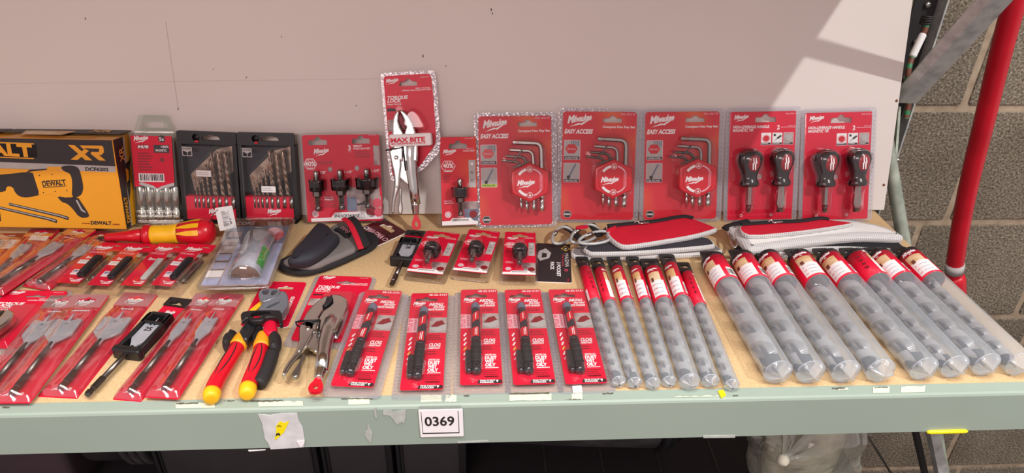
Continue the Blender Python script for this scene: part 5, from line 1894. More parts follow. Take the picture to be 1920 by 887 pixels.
# ------------------------------------------------------------------ big clear clamshell
Z = .019
X, w, h = flat_frame((450, 424), (574, 396), (490, 530), (338, 552), Z)
t = thing('clamshell_pack', X, 'large clear clamshell with a domed core bit and green label, beside the knife holster', 'clamshell pack')
BX = (0, 0, 100, 150)
mb = MB()
c = Card(mb, w * .92, h * .95, BX, Z, y0=h * .03)
P = c.p
mb.slab(rrect(*P(0, 150), *P(100, 0), .002, 2), Z - .0006, Z, M['card_dim'] if 'card_dim' in M else M['photo_print'])
c.rect(0, 0, 100, 16, M['brown_tape']); c.text('CORE', 8, 12, 7, M['grey_print'], 2, .02, width=30)
c.rect(0, 16, 100, 60, M['slate_print'], 1)
c.circ(82, 40, 14, M['red_light'], 2); c.circ(76, 30, 10, M['pink'], 3)
for k in range(6):
    c.rect(3, 30 + k * 18, 24, 30 + k * 18 + 12, M['blue_print'] if k > 2 else M['photo_print'], 2); c.rect(3, 44 + k * 18, 24, 46 + k * 18, M['dark_print'], 2)
c.rect(26, 60, 100, 148, M['blue_print'], 1); c.rect(0, 118, 24, 132, M['white'], 3); c.rect(0, 134, 24, 148, M['blue_print'], 3)
mb.build('printed_insert', t)
cx = w * .11
y0, y1 = h * .10, h * .66
XC = RX(cx, 0, Z)
rr = w * .245
mb = MB()
mb.lathe([(rr * .2, y0 + .006), (rr * .86, y0 + .006), (rr * .86, y1 - .005), (rr * .3, y1 - .004)], M['core'], X=XC, n=36)
mb.lathe([(rr * .2, y0 + .0045), (rr * .84, y0 + .0045), (rr * .84, y0 + .0058)], M['brown_tape'], X=XC, n=36)
mb.build('core_bit', t)
mb = MB()
for (a0, a1, ya, yb, m) in ((8, 48, .18, .62, M['green']), (150, 172, .05, .25, M['green'])):
    vs = []
    for i in range(9):
        a = R(a0 + (a1 - a0) * i / 8)
        for v in (ya, yb):
            vs.append((rr * .885 * math.cos(a), y0 + (y1 - y0) * v, rr * .885 * math.sin(a)))
    mb.add(vs, [(2 * i, 2 * i + 1, 2 * i + 3, 2 * i + 2) for i in range(8)], m, True, X=XC)
mb.build('wrap_label', t, 'green wrap label')
mb = MB()
mb.lathe([(rr * .0 + .0005, y0), (rr * .93, y0), (rr, y0 + .004), (rr, y0 + (y1 - y0) * .42), (rr * .97, y0 + (y1 - y0) * .44), (rr * .97, y0 + (y1 - y0) * .9), (rr, y0 + (y1 - y0) * .92), (rr, y1 - .002), (rr * .93, y1), (.0005, y1)], M['case'], X=XC, n=44, cap=False)
mb.slab(rrect(-w / 2, 0, w / 2, h, .008), Z + .0003, Z + .0011, M['blister_flat'])
mb.slab(rrect(-w / 2, 0, w / 2, h, .008), Z - .002, Z - .0012, M['blister_flat'])
mb.dome(rrect(-w / 2 + .008, .008, w / 2 - .008, h - .008, .006), Z, Z + .006, M['blister_flat'], draft=.002)
rim = rrect(-w / 2, 0, w / 2, h, .008)
mb.sweep([(a, b, Z - .0004) for a, b in rim], .0017, M['case'], n=6, closed=True)
mb.build('clamshell', t, 'clear clamshell')

# ------------------------------------------------------------------ knife holster on its card
C = crop(510, 400, 5.914)
card = tr_z([(713, 411), (769.5, 433), (594.5, 511.6), (548, 484)], .002)
o = (card[0] + card[2]) / 2
t = thing('knife_holster', (o.x, o.y, 0), 'grey and black tool holster with a red stripe on a dark red hang card', 'tool holster')
y = ((card[1] + card[0]) / 2 - (card[2] + card[3]) / 2).normalized()
x = Vector((y.y, -y.x, 0))
org = (card[2] + card[3]) / 2
Lc = ((card[1] + card[0]) / 2 - org).dot(y)
wc = ((card[0] - card[1]).length + (card[3] - card[2]).length) / 2
XK = axes(x, y, Vector((0, 0, 1)), Vector((org.x, org.y, 0)))
mb = MB()
mb.slab(rrect(-wc / 2, 0, wc / 2, Lc, .003), .0006, .0022, M['maroon_card'], holes=[slot(0, Lc - .012, wc * .5, .012)], X=XK, side=M['paper'])
XT = XK @ Matrix.Rotation(0, 4, 'Z')
mb.text('MAGMA', 0, Lc - .040, .0095, M['pink'], .0025, .035, 0, 'C', 0, wc * .62, X=XK)
mb.flat(circle(-wc * .38, Lc - .0355, .0045, 6), .0025, M['white'], X=XK); mb.flat(circle(-wc * .38, Lc - .0355, .0025, 6), .0027, M['dark_print'], X=XK)
mb.flat(circle(wc * .40, Lc - .0355, .0042, 20), .0025, M['pink'], [circle(wc * .40, Lc - .0355, .0028, 16)], X=XK)
mb.flat([(-wc / 2 + .002, Lc - .052), (wc * .05, Lc - .048), (wc * .05, Lc - .0455), (-wc / 2 + .002, Lc - .046)], .0025, M['white'], X=XK)
mb.text('TOOL HOLDER', -wc * .1, Lc - .060, .0045, M['white'], .0025, .03, 0, 'L', 0, wc * .5, X=XK)
mb.build('hang_card', t, 'dark red hang card', world=True)
def poly_at(pts, z, it=2):
    return smooth_loop(xy(tr_z(C(pts), z)), it)
mb = MB()
base = poly_at([(65, 540), (62, 575), (120, 625), (270, 662), (430, 655), (700, 570), (1000, 432), (1150, 360), (1192, 285), (1150, 222), (1050, 195), (960, 205), (700, 240), (500, 330), (300, 420), (160, 480), (90, 510)], .010)
mb.pillow(base, .0025, .012, M['black_fabric'], .004)
mb.build('back_pad', t, world=True)
mb = MB()
g = poly_at([(130, 515), (118, 535), (170, 560), (300, 592), (480, 588), (640, 520), (720, 490), (1000, 365), (960, 280), (900, 180), (830, 95), (760, 90), (640, 150), (520, 260), (330, 380), (200, 470)], .017)
mb.pillow(g, .008, .0185, M['grey_fabric'], .005)
mb.build('front_pocket', t, 'grey front pocket', world=True)
mb = MB()
b_ = poly_at([(215, 480), (160, 505), (190, 532), (290, 538), (450, 502), (610, 405), (750, 265), (740, 235), (690, 215), (640, 140), (570, 110), (490, 112), (420, 190), (340, 290), (260, 370), (210, 430)], .030)
mb.pillow(b_, .017, .036, M['navy'], .014, low=.003, n=7)
mb.build('blade_sheath', t, 'dark navy sheath', world=True)
# raised strap with the red stripe, bowed over the pocket's upper end
def strap(name, pts0, pts1, wd, m, lift, label=None):
    mb = MB()
    P0 = tr_z(C(pts0), .026)
    path = []
    k = len(P0)
    for i, p in enumerate(P0):
        f_ = i / (k - 1)
        path.append((p.x, p.y, .018 + lift * math.sin(math.pi * (0.30 + .7 * f_)) + .002))
    path = smooth_loop(path, 2, closed=False)
    mb.sweep(path, wd, m, n=10, flat=.28)
    mb.build(name, t, label, world=True)
strap('retaining_strap', [(870, 78), (930, 150), (975, 240), (1035, 330)], 0, .0072, M['black_fabric'], .012)
strap('red_stripe', [(800, 92), (868, 160), (930, 260), (985, 352)], 0, .0042, M['red_fabric'], .014, 'red edging stripe')
mb = MB()
bd = poly_at([(745, 128), (800, 130), (860, 165), (872, 205), (850, 240), (810, 245), (780, 215), (740, 180), (680, 160), (700, 140)], .024)
mb.pillow(bd, .018, .0215, M['black_fabric'], .0015)
q0, q1 = tr_z(C([(752, 160), (806, 176)]), .0222)
r_ = math.degrees(math.atan2(q1.y - q0.y, q1.x - q0.x))
mb.text('MA', q0.x, q0.y, .0062, M['pink'], .0218, .03, 0, 'L', r_ - 14, .013)
q = tr_z(C([(838, 198)]), .0222)[0]
mb.flat(circle(q.x, q.y, .0038, 18), .0218, M['pink'], [circle(q.x, q.y, .0026, 14)]); mb.flat(circle(q.x, q.y, .0013, 12), .0218, M['pink'])
mb.build('badge', t, 'black badge', world=True)
q = tr_z(C([(1040, 332)]), .018)[0]
mb = MB()
mb.lathe([(.0052, 0), (.0052, .002), (.004, .0032), (.0001, .0034)], M['galv'], X=Matrix.Translation((q.x, q.y, .0165)) @ Matrix.Rotation(R(90), 4, 'X'), n=20)
mb.build('snap_stud', t, 'round metal snap stud', world=True)
M['x'] = M['steel']

# ------------------------------------------------------------------ three flat hole saw packs
for tl, tr, br_, bl, lab in (((796, 429), (861.6, 438.4), (834.4, 518), (760.3, 507), 'hole saw pack lying flat beside the black spade bit holder, tilted clockwise'),
                        ((876.6, 427), (939.4, 434.7), (915, 513.4), (844.7, 507), 'hole saw pack lying flat in the middle of three, behind the marker packs'),
                        ((955, 440), (1018, 432), (993, 511), (923.4, 524), 'hole saw pack lying flat on the edge of the black pocket pack card')):
    X, w, h = flat_frame(tl, tr, br_, bl, .016 if 'edge' in lab else .014)
    if 'edge' in lab:
        X = X @ RX(0, 0, .0035)
    hole_saw_pack(X, w, h, lab, 'hole saw packs lying flat')
# ------------------------------------------------------------------ water pump pliers on their card
M['head_steel'] = mat('plier_head_steel', '8a909a', 0.36, 0.6, var=0.1)
C6 = crop(370, 520, 3.548)
t = thing('water_pump_pliers', on_z(490, 660, 0), 'open water pump pliers with red, black and yellow insulated handles on a red card', 'pliers')
X, w, h = flat_frame((495.4, 528.5), (576, 528.5), (540, 613), (446, 613), .002)
WORLD_OF_T = WORLD_OF[t]
mb = MB()
mb.slab(rrect(-w / 2, 0, w / 2, h, .005), .0006, .002, M['red'], holes=[slot(w * .08, h * .86, w * .34, h * .07)], X=X, side=M['paper'])
mb.text('VDE 1000V INSULATED', w * .37, h * .14, .0042, M['white'], .0022, .03, 0, 'L', 90, h * .52, X=X)
mb.text('Milwaukee', -w * .30, h * .62, .005, M['white'], .0022, .03, .3, 'L', 90, h * .26, X=X)
mb.build('hang_card', t, world=True)
def p6(pts, z):
    return xy(tr_z(C6(pts), z))
def plate(name, pts, z0, z1, m, bev=.001, it=1, holes=(), label=None):
    mb = MB()
    pp = smooth_loop(p6(pts, z1), it)
    mb.slab(pp, z0, z1, m, bev=bev, holes=[smooth_loop(p6(q, z1), 1) for q in holes])
    return mb.build(name, t, label, world=True)
plate('upper_jaw', [(405, 95), (430, 75), (470, 70), (545, 74), (552, 88), (540, 118), (500, 140), (450, 160), (425, 158), (406, 120)], .012, .021, M['head_steel'], .0015, holes=[[(425, 100), (440, 82), (480, 84), (470, 112), (445, 118)], [(492, 88), (535, 84), (528, 106), (488, 128)]])
plate('slotted_jaw', [(432, 172), (470, 150), (540, 118), (552, 84), (585, 92), (602, 115), (605, 175), (585, 205), (560, 235), (480, 240), (400, 225), (410, 195)], .014, .025, M['head_steel'], .002, holes=[[(452, 198), (545, 158), (555, 168), (470, 210)]])
plate('yellow_shank', [(345, 215), (425, 152), (440, 165), (385, 222)], .009, .014, M['yellow'], .001, 0)
plate('jaw_neck', [(330, 285), (385, 280), (392, 330), (340, 395), (318, 415), (268, 375), (290, 330)], .011, .02, M['gun'], .003)
plate('pivot_block', [(370, 300), (430, 290), (432, 380), (392, 418), (362, 408), (358, 360)], .010, .017, M['black'], .002)
plate('handle_neck', [(440, 280), (522, 262), (530, 366), (434, 368)], .010, .022, M['red'], .004, label='red insulated neck')
# black plastic hanger clipped around the jaws
plate('hanger_clip', [(285, 232), (340, 216), (540, 214), (560, 225), (570, 305), (545, 315), (538, 262), (450, 262), (438, 285), (350, 290), (335, 262), (300, 290), (290, 280)], .0215, .0275, M['black'], .002, holes=[[(348, 246), (385, 228), (470, 226), (505, 242), (440, 246), (425, 268), (365, 272)]], label='black plastic hanger clip')
def handle(side):
    if side == 'L':
        core = [(300, 395), (290, 420), (262, 470), (220, 540), (165, 630), (125, 700), (95, 775), (92, 815)]
        rad = [.0085, .0095, .0105, .0098, .0098, .0098, .0098, .0075]
        guard = [(270, 372), (235, 376), (190, 390), (165, 415), (163, 455), (185, 485), (215, 470), (238, 430), (262, 392)]
        cap = [(72, 715), (118, 718), (130, 760), (128, 810), (105, 838), (75, 835), (52, 800), (55, 755)]
        blk = [(262, 515), (238, 560), (190, 640), (118, 690)]
        yel = [(248, 378), (300, 390), (325, 430), (322, 480), (300, 490), (265, 530), (255, 490), (205, 488), (228, 440)]
    else:
        core = [(440, 385), (432, 430), (425, 480), (405, 550), (375, 630), (355, 680), (335, 740), (330, 790)]
        rad = [.0085, .0095, .0105, .0102, .0105, .0108, .0105, .0085]
        guard = [(455, 368), (510, 366), (548, 380), (562, 410), (556, 460), (530, 490), (490, 495), (470, 480), (478, 430)]
        cap = [(295, 690), (345, 684), (378, 712), (376, 760), (358, 808), (328, 822), (298, 800), (284, 750)]
        blk = [(478, 505), (455, 580), (425, 650), (390, 705)]
        yel = [(382, 412), (440, 372), (462, 366), (458, 420), (446, 480), (384, 478)]
    cz = .0105
    P = [tuple(on_z(*C6([q])[0], cz)) for q in core]
    P = smooth_loop(P, 2, closed=False)
    n = len(P)
    def rad(f):
        pts = ((0, .0062), (.12, .0078), (.24, .0088), (.34, .0080), (.55, .0082), (.78, .0086), (.88, .0082), (.96, .0066), (1, .0035))
        for (a, ra), (b, rb) in zip(pts, pts[1:]):
            if a <= f <= b:
                return ra + (rb - ra) * (f - a) / (b - a)
        return .003
    def part(name, f0, f1, m, grow, label, parent):
        ids = [i for i in range(n) if f0 - .001 <= i / (n - 1) <= f1 + .001]
        mb = MB()
        mb.sweep([P[i] for i in ids], [rad(i / (n - 1)) + grow for i in ids], m, n=20, flat=1.05)
        return mb.build(name, parent, label, world=True)
    b = part('handle_grip', .20, .86, M['red_plastic'], 0, 'red handle grip', t)
    part('thumb_rest', .0, .30, M['yellow_grip2'], .0006, 'orange yellow thumb rest', b)
    part('end_cap', .80, 1.0, M['yellow'], .0007, 'yellow end cap', b)
    mb = MB()
    mb.pillow(smooth_loop(p6(guard, .013), 2), .002, .0215, M['black_soft'], .007, n=5)
    mb.build('finger_guard', b, 'black finger guard', world=True)
    mb = MB()
    if side == 'R':
        Pb = [on_z(*C6([q])[0], .011) for q in blk]
        mb.sweep(smooth_loop([(q.x + .003, q.y, .0098) for q in Pb], 2, closed=False), .0078, M['black_soft'], n=14)
    for sgn in (-1, 1):
        ids = range(int(n * .28), int(n * .80))
        k = len(ids)
        path = [(P[i][0] + sgn * .0042 * math.sin(math.pi * min(1, (e + .5) / k * 1.2)), P[i][1], cz + 1.05 * math.sqrt(max(0, rad(i / (n - 1)) ** 2 - .0042 ** 2)) + .0004) for e, i in enumerate(ids)]
        mb.sweep(path, .0007, M['black_soft'], n=6)
    mb.build('soft_inlay', b, 'black soft inlay', world=True)
M['yellow_grip2'] = mat('orange_yellow_grip', 'eda51e', 0.4)
handle('L')
handle('R')
mb = MB()
q0, q1 = on_z(421, 677, .0238), on_z(437, 640, .0238)

# ------------------------------------------------------------------ two more locking pliers
def flat_pliers(card, jaw, loop, label, flg=True):
    X, w, h = flat_frame(*card, .003)
    J, L = on_z(jaw[0], jaw[1], .014), on_z(loop[0], loop[1], .014)
    t = thing('locking_pliers', Matrix.Translation((L.x, L.y, 0)), label, 'locking pliers')
    y = Vector((J.x - L.x, J.y - L.y, 0)).normalized()
    XP = axes(Vector((y.y, -y.x, 0)), y, Vector((0, 0, 1)), Vector((L.x, L.y, 0)))
    s = (J - L).length / (428 - 205)
    # children are built in the pliers' own frame, so turn the root
    t.matrix_world = XP
    WORLD_OF[t] = XP
    pliers_parts(t, s, .0145, curved=True)
    rel = XP.inverted() @ X
    BX = (100, 80, 610, 80 + 510 * h / w)
    mb = MB()
    c = Card(mb, w, h, BX, .003)
    mb.slab(rrect(-w / 2, h * .0, w / 2, h, .005), .0022, .003, M['red'], holes=[slot(w * .04, h * .90, w * .34, h * .055)])
    c.logo(140, 130, 130, M['white'])
    c.text('4932471727', 580, 112, 12, M['pink'], align='R')
    c.text('10MM / 4" MAX BITE', 590, 205, 13, M['white'], align='R', bold=.03); c.text('CURVED LOCKING PLIERS', 590, 225, 13, M['white'], align='R', bold=.03, width=250)
    c.text('TORQUE', 125, 285, 36, M['white'], 2, .035, .2, width=210)
    c.text('LOCK', 125, 325, 36, M['white'], 2, .035, .2, width=140); c.text('Faster Set-Up', 126, 352, 18, M['white'], 2, .02, width=130)
    c.rect(110, 455, 330, 560, M['photo_print'], 1); c.circ(250, 395, 26, M['red_plastic'], 1); c.poly([(120, 385), (200, 385), (225, 400), (120, 408)], M['dark_print'], 1)
    for i, v in enumerate(mb.v):
        mb.v[i] = rel @ v
    mb.build('backing_card', t)
    mb = MB()
    out = rrect(-w / 2 - .006, -.010, w / 2 + .006, h + .001, .006)
    mb.slab(out, .0006, .0021, M['flange'])
    mb.dome(rrect(-w * .30, -.004, w * .42, h * .72, .012), .0032, .012, M['blister_flat'], draft=.008)
    for i, v in enumerate(mb.v):
        mb.v[i] = rel @ v
    mb.build('blister', t, 'clear blister with crimped edge')
    return t
flat_pliers(((600, 517), (702, 519), (652, 640), (543, 640)), (635, 560), (590, 738), 'chrome locking pliers with a red loop lying between water pump pliers and marker packs')
flat_pliers(((20, 546), (128.5, 544), (38, 652), (-100, 652)), (22, 588), (-150, 735), 'chrome locking pliers cut off by the left edge, jaws on a red card')

# ------------------------------------------------------------------ five marker pen packs
def pen_pack(tl, tr, br, bl):
    Z = .0062
    X, w, h = flat_frame(tl, tr, br, bl, Z)
    t = thing('marker_pack', X, '', 'marker pen', 'marker pen packs in a row')
    BX = (53, 48, 395, 800)                       # enlarged third pack, as seen
    mb = MB()
    # the enlarged view is in perspective: undo it by hand with an affine row map
    H_ = lambda v: v
    c = Card(mb, w, h, (0, 0, 100, 250), Z)
    P = c.p
    mb.slab(rrect(-w / 2, 0, w / 2, h, .003), Z - .0006, Z, M['red'], holes=[slot(*P(42, 18), 58 * c.kx, 13 * c.ky)])
    c.text('48-22-3151', 96, 8, 5, M['white'], 1, .02, align='R')
    c.logo(8, 36, 36, M['white'], rot=4)
    c.text('INKZALL', 50, 38, 7.2, M['white'], 2, .045, .3, width=38); c.text('FINE POINT', 62, 45, 5, M['white'], 2, .04, .25, width=30); c.text('JOBSITE MARKER', 42, 52, 5, M['white'], 2, .04, .2, width=50)
    c.fine(56, 58, 94, 68, 2, M['maroon_print'])
    c.rect(0, 74, 26, 112, M['pink'], 1); c.text('STYLUS TIP', 12, 110, 7, M['red'], 2, .02, rot=90, width=34 * c.ky / c.kx); c.fine(16, 78, 23, 108, 5, M['red_light'], 2)
    c.rect(56, 72, 100, 114, M['photo_print'], 1); c.poly([(56, 100), (80, 92), (100, 92), (100, 106), (78, 112), (60, 106)], M['grey_print'], 2); c.poly([(60, 98), (72, 84), (88, 80), (96, 90), (76, 98)], M['maroon_print'], 3)
    for k, m in enumerate(('white', 'white', 'white', 'gold_print', 'white', 'pink')):
        y = 128 + k * 12
        c.poly([(7, y + 4), (13, y - 4), (16, y - 2), (10, y + 6)], M[m], 1)
    c.fine(56, 120, 92, 134, 3, M['maroon_print'])
    c.text('CLOG', 58, 149, 7.5, M['white'], 2, .045, .1, width=29); c.text('RESISTANT', 58, 155, 4, M['white'], 2, .04, .1, width=29)
    c.fine(55, 160, 84, 172, 2, M['maroon_print'])
    c.text('WRITES ON', 60, 184, 4, M['white'], 2, .03, .1, width=27)
    c.text('DUST', 60, 192.5, 6.8, M['white'], 2, .05, width=29); c.text('WET', 60, 201, 6.8, M['white'], 2, .05, width=22); c.text('OILY', 60, 209.5, 6.8, M['white'], 2, .05, width=26)
    c.rect(60, 212, 92, 213.6, M['white'], 2)
    c.fine(56, 218, 92, 236, 4, M['maroon_print']); c.fine(60, 232, 96, 238, 1, M['maroon_print'])
    c.poly([(44, 240), (97, 240), (99, 243), (98, 248), (40, 248)], M['dark_print'], 1)
    c.text('FINE POINT', 47, 243.6, 3.4, M['white'], 2, .03, width=36); c.text('MARKER', 47, 247.4, 3.2, M['white'], 2, .03, width=32)
    c.poly([(84, 241), (91, 241), (87.5, 247)], M['white'], 2)
    mb.build('backing_card', t)
    # the pen with its twin clip
    px = P(39, 0)[0]
    r_ = w * .124
    pz = Z + r_ * .9
    yT, yB = P(0, 55)[1], P(0, 231)[1]
    Lp = yT - yB
    XX = RX(px, yB, pz)
    mb = MB()
    mb.lathe([(r_ * .55, 0), (r_ * .9, .001), (r_ * 1.0, .004), (r_ * .86, .006), (r_ * 1.04, .008), (r_ * .9, .0105), (r_ * 1.05, .013)], M['black_gloss'], X=XX, n=22)
    mb.lathe([(r_ * 1.04, .0128), (r_ * 1.05, .013), (r_ * 1.05, Lp * .36), (r_ * .98, Lp * .42)], M['black_soft'], X=XX, n=22)
    pen = mb.build('marker', t, 'black marker cap end')
    mb = MB()
    mb.lathe([(r_ * .95, Lp * .42), (r_ * .98, Lp * .43), (r_ * .95, Lp * .93), (r_ * .86, Lp * .95), (r_ * .7, Lp * .965), (.0001, Lp * .97)], M['pen_barrel'], X=XX, n=22)
    def wrap(pts, m, dr=.0002):
        vs = [(1.0 * (r_ * .97 + dr) * math.sin(R(a)), v * Lp, (r_ * .97 + dr) * math.cos(R(a))) for a, v in pts]
        return vs
    for quad in (((-58, .455), (40, .455), (40, .60), (-58, .535 + .04)), ((-40, .66), (44, .72), (44, .85), (-40, .79))):
        vs = []
        n = 10
        for i in range(n + 1):
            f_ = i / n
            for j in (0, 1):
                a0, v0 = quad[0] if j == 0 else quad[3]
                a1, v1 = quad[1] if j == 0 else quad[2]
                vs += wrap([(a0 + (a1 - a0) * f_, v0 + (v1 - v0) * f_)], None)
        mb.add(vs, [(2 * i, 2 * i + 2, 2 * i + 3, 2 * i + 1) for i in range(n)], M['red_plastic'], True, X=XX)
    for dx, v0, v1 in ((-12, .47, .56), (6, .465, .58), (-4, .71, .80)):
        vs = wrap([(dx, v0), (dx + 7, v0), (dx + 13, v1), (dx + 4, v1)], None, .0006)
        mb.add(vs, [(0, 1, 2, 3)], M['white'], X=XX)
    mb.lathe([(r_ * .94, Lp * .90), (r_ * .97, Lp * .905), (r_ * .95, Lp * .97), (r_ * .7, Lp * 1.0), (.0001, Lp * 1.015)], M['slate_print'], X=XX, n=20)
    mb.build('barrel', pen, 'black and red printed barrel')
    mb = MB()
    y1 = Lp * .30
    mb.slab(rrect(px - r_ * 2.15, yB + .006, px - r_ * .7, yB + y1, .002), Z + .0015, pz + r_ * .35, M['black_soft'], bev=.0015)
    mb.lathe([(r_ * .5, 0), (r_ * .62, .0015), (r_ * .62, .006), (r_ * .52, .0075), (r_ * .62, .009)], M['black_gloss'], X=RX(px - r_ * 1.45, yB + .002, pz - r_ * .1), n=16)
    for k in range(4):
        mb.sweep([(px + r_ * 1.06 * math.cos(R(a)), yB + Lp * (.12 + .07 * k), pz + r_ * 1.06 * math.sin(R(a))) for a in range(10, 171, 20)], .0008, M['black'], n=6)
    mb.build('pocket_clip', pen)
    # clear parts
    mb = MB()
    o_ = rrect(-w / 2 - .0085, -.010, w / 2 + .0085, h + .002, .006)
    mb.slab(o_, .0002, .0012, M['flange'])
    for i in range(34):
        for k in (0, 1):
            for s_ in (-1, 1):
                mb.lathe([(.0011, 0), (.0007, .0006), (.0001, .0008)], M['flange'], X=RX(s_ * (w / 2 + .0030 + .0032 * k), -.006 + (h + .004) * i / 33, .0012) @ Matrix.Rotation(R(90), 4, 'X'), n=6)
    mb.build('flange', t, 'studded clear edge')
    mb = MB()
    mb.dome(rrect(-w / 2 - .0008, -.0012, w / 2 + .0008, h + .0008, .004), .0012, Z + .0009, M['blister_flat'], draft=.0006, rnd=.0006)
    mb.dome(smooth_loop([(px - r_ * 1.3, yB + y1 + .01), (px - r_ * 2.5, yB + y1), (px - r_ * 2.5, yB), (px - r_, yB - .004), (px + r_, yB - .004), (px + r_ * 1.5, yB + .004), (px + r_ * 1.3, yT), (px, yT + r_), (px - r_ * 1.2, yT)], 2), Z + .0010, pz + r_ * 1.08, M['blister_flat'], draft=.0022)
    mb.build('blister', t, 'clear blister')
    return t
M['black_gloss'] = mat('glossy_black', '26252a', 0.14, coat=0.8)
M['pen_barrel'] = mat('pen_barrel', '20222c', 0.25, coat=0.5)
packs = [((687, 540), (757.7, 543), (703, 732), (619, 727)), ((771, 547), (839.4, 547), (832.7, 731), (750.7, 731)), ((863, 543), (930.6, 543), (944, 720), (864, 721.5)),
         ((945, 543), (1011.8, 543), (1043, 719), (964.4, 721.5)), ((1027, 543), (1093, 543), (1141.6, 718), (1061.8, 720))]
labs = ['marker pen pack tilted beside the front locking pliers', 'marker pen pack next to the tilted one, behind the 0369 label', 'marker pen pack lying straight, middle of five in the front row',
        'marker pen pack fourth from the locking pliers in the front row', 'marker pen pack partly under the first small auger tube']
proto = None
for pk, lb in zip(packs, labs):
    X, w, h = flat_frame(*pk, .0062)
    if proto is None:
        proto = pen_pack(*packs[2])
    copy = copy_thing(proto, X @ RX(0, 0, .0034) if 'tilted beside' in lb else X, lb)
for ch in list(proto.children_recursive):
    bpy.data.objects.remove(ch)
bpy.data.objects.remove(proto)

# ------------------------------------------------------------------ black pocket pack card
X, w, h = flat_frame((1016, 461), (1069, 456), (1071.6, 529), (992, 531), .0)
mb = MB()
t = thing('hang_card', X, 'black 3 POCKET PACK hang card lying in front of the zip pouches', 'hang card')
mb.slab(rrect(-w / 2, 0, w / 2, h, .002, 2), 0, .0012, M['dark_print'], side=M['paper'])
mb.flat([(-w * .38, h * .52), (-w * .12, h * .60), (-w * .06, h * .74), (-w * .22, h * .86), (-w * .42, h * .78), (-w * .46, h * .62)], .0013, M['grey_print'], [[(-w * .34, h * .60), (-w * .2, h * .62), (-w * .18, h * .72), (-w * .32, h * .74)]])
mb.text('3 POCKET', w * .10, h * .50, w * .10, M['white'], .0014, .03, 0, 'L', -90, h * .36)
mb.text('PACK', -w * .08, h * .50, w * .10, M['white'], .0014, .03, 0, 'L', -90, h * .20)
mb.text('MAGMA', w * .33, h * .74, w * .11, M['grey_print'], .0014, .02, 0, 'L', -90, h * .36)
mb.flat(circle(w * .36, h * .30, w * .055, 18), .0014, M['red_light'], [circle(w * .36, h * .30, w * .03, 14)])
mb.flat([(w * .36, h * .80), (w * .50, h * .87), (w * .36, h * .95), (w * .22, h * .87)], .0014, M['gold_print'], [[(w * .36, h * .82), (w * .46, h * .87), (w * .36, h * .93), (w * .26, h * .87)]])
mb.flat(circle(w * .36, h * .87, w * .035, 12), .0014, M['white'])
mb.text('TOOL STORAGE', w * .25, h * .72, w * .04, M['red_light'], .0014, .01, 0, 'L', -90, h * .32)
mb.text('MA2736', w * .38, h * .09, w * .05, M['red'], .0014, .01, 0, 'L', -90, h * .07)
mb.build('card', t)

# ------------------------------------------------------------------ zip pouches
def pouch(cr, pts, z0, z1, top, side, label, name='zip_pouch', rnd=.004, zip_=None, zipm='black_fabric', it=1, puller=None, band=None):
    P = smooth_loop(xy(tr_z(cr(pts), z1)), it)
    if area2(P) < 0:
        P.reverse()
    cx = sum(p[0] for p in P) / len(P); cy = sum(p[1] for p in P) / len(P)
    t = thing(name, (cx, cy, z0), label, 'pouch', 'zip pouches on the shelf')
    mb = MB()
    mb.pillow(P, z0, z1, side, rnd, low=.002, top=top)
    mb.build('body', t, world=True)
    if band:
        # the canvas face inset inside the woven border
        Q = smooth_loop(xy(tr_z(cr(band), z1)), it)
        mb = MB()
        mb.slab(Q, z1 - .0006, z1 + .0010, top, bev=.0005)
        mb.build('canvas_face', t, world=True)
    if zip_:
        zp = smooth_loop([(p.x, p.y, z1 + .0012) for p in tr_z(cr(zip_), z1)], 2, closed=False)
        mb = MB()
        mb.sweep(zp, .0042, M[zipm], n=8, flat=.35)
        mb.build('zip', t, 'black zip', world=True)
        if puller:
            q = tr_z(cr([puller]), z1 + .003)[0]
            mb = MB()
            mb.sweep([(q.x - .004, q.y, z1 + .002), (q.x, q.y + .001, z1 + .0055), (q.x + .005, q.y, z1 + .002)], .0011, M['chrome'], n=8)
            mb.slab([(q.x + .002, q.y - .003), (q.x + .018, q.y - .001), (q.x + .018, q.y + .002), (q.x + .002, q.y + .002)], z1 + .0018, z1 + .003, M['chrome'], bev=.0004)
            mb.build('zip_puller', t, 'metal zip puller', world=True)
    return t
CP = crop(1030, 390, 5.486)
CW = crop(1340, 390, 5.053)
g = pouch(CP, [(215, 470), (235, 400), (500, 330), (1000, 330), (1640, 330), (1720, 380), (1790, 425), (1775, 450), (1400, 478), (1000, 495), (600, 505), (300, 505)], .0005, .0085, M['grey_fabric'], M['mesh'], 'grey zip pouch with woven edging, bottom of the stack by the hex key packs', rnd=.003)
b = pouch(CP, [(325, 400), (560, 300), (1000, 280), (1560, 290), (1650, 300), (1715, 372), (1690, 388), (1300, 425), (900, 455), (470, 465), (405, 458)], .0088, .0165, M['charcoal'], M['mesh'], 'black zip pouch between the grey pouch and the red pouch', rnd=.003)
r1 = pouch(CP, [(560, 200), (600, 175), (780, 155), (1100, 130), (1400, 82), (1490, 102), (1735, 200), (1718, 222), (1500, 285), (1200, 335), (950, 375), (780, 395), (700, 370), (610, 300)], .0168, .0245, M['red_fabric'], M['mesh'], 'bright red zip pouch lying over the black pouch', rnd=.003,
           zip_=[(600, 190), (780, 172), (1100, 142), (1300, 100), (1400, 90), (1480, 108)], puller=(900, 150))
lowp = pouch(CW, [(570, 405), (640, 365), (1000, 310), (1700, 300), (1745, 315), (1830, 385), (1790, 400), (1400, 378), (1000, 372), (760, 400), (640, 430)], .0005, .0125, M['black_fabric'], M['mesh'], 'black and mesh zip pouch at the bottom of the stack nearest the concrete wall', rnd=.003, zip_=[(660, 362), (1000, 322), (1600, 312)])
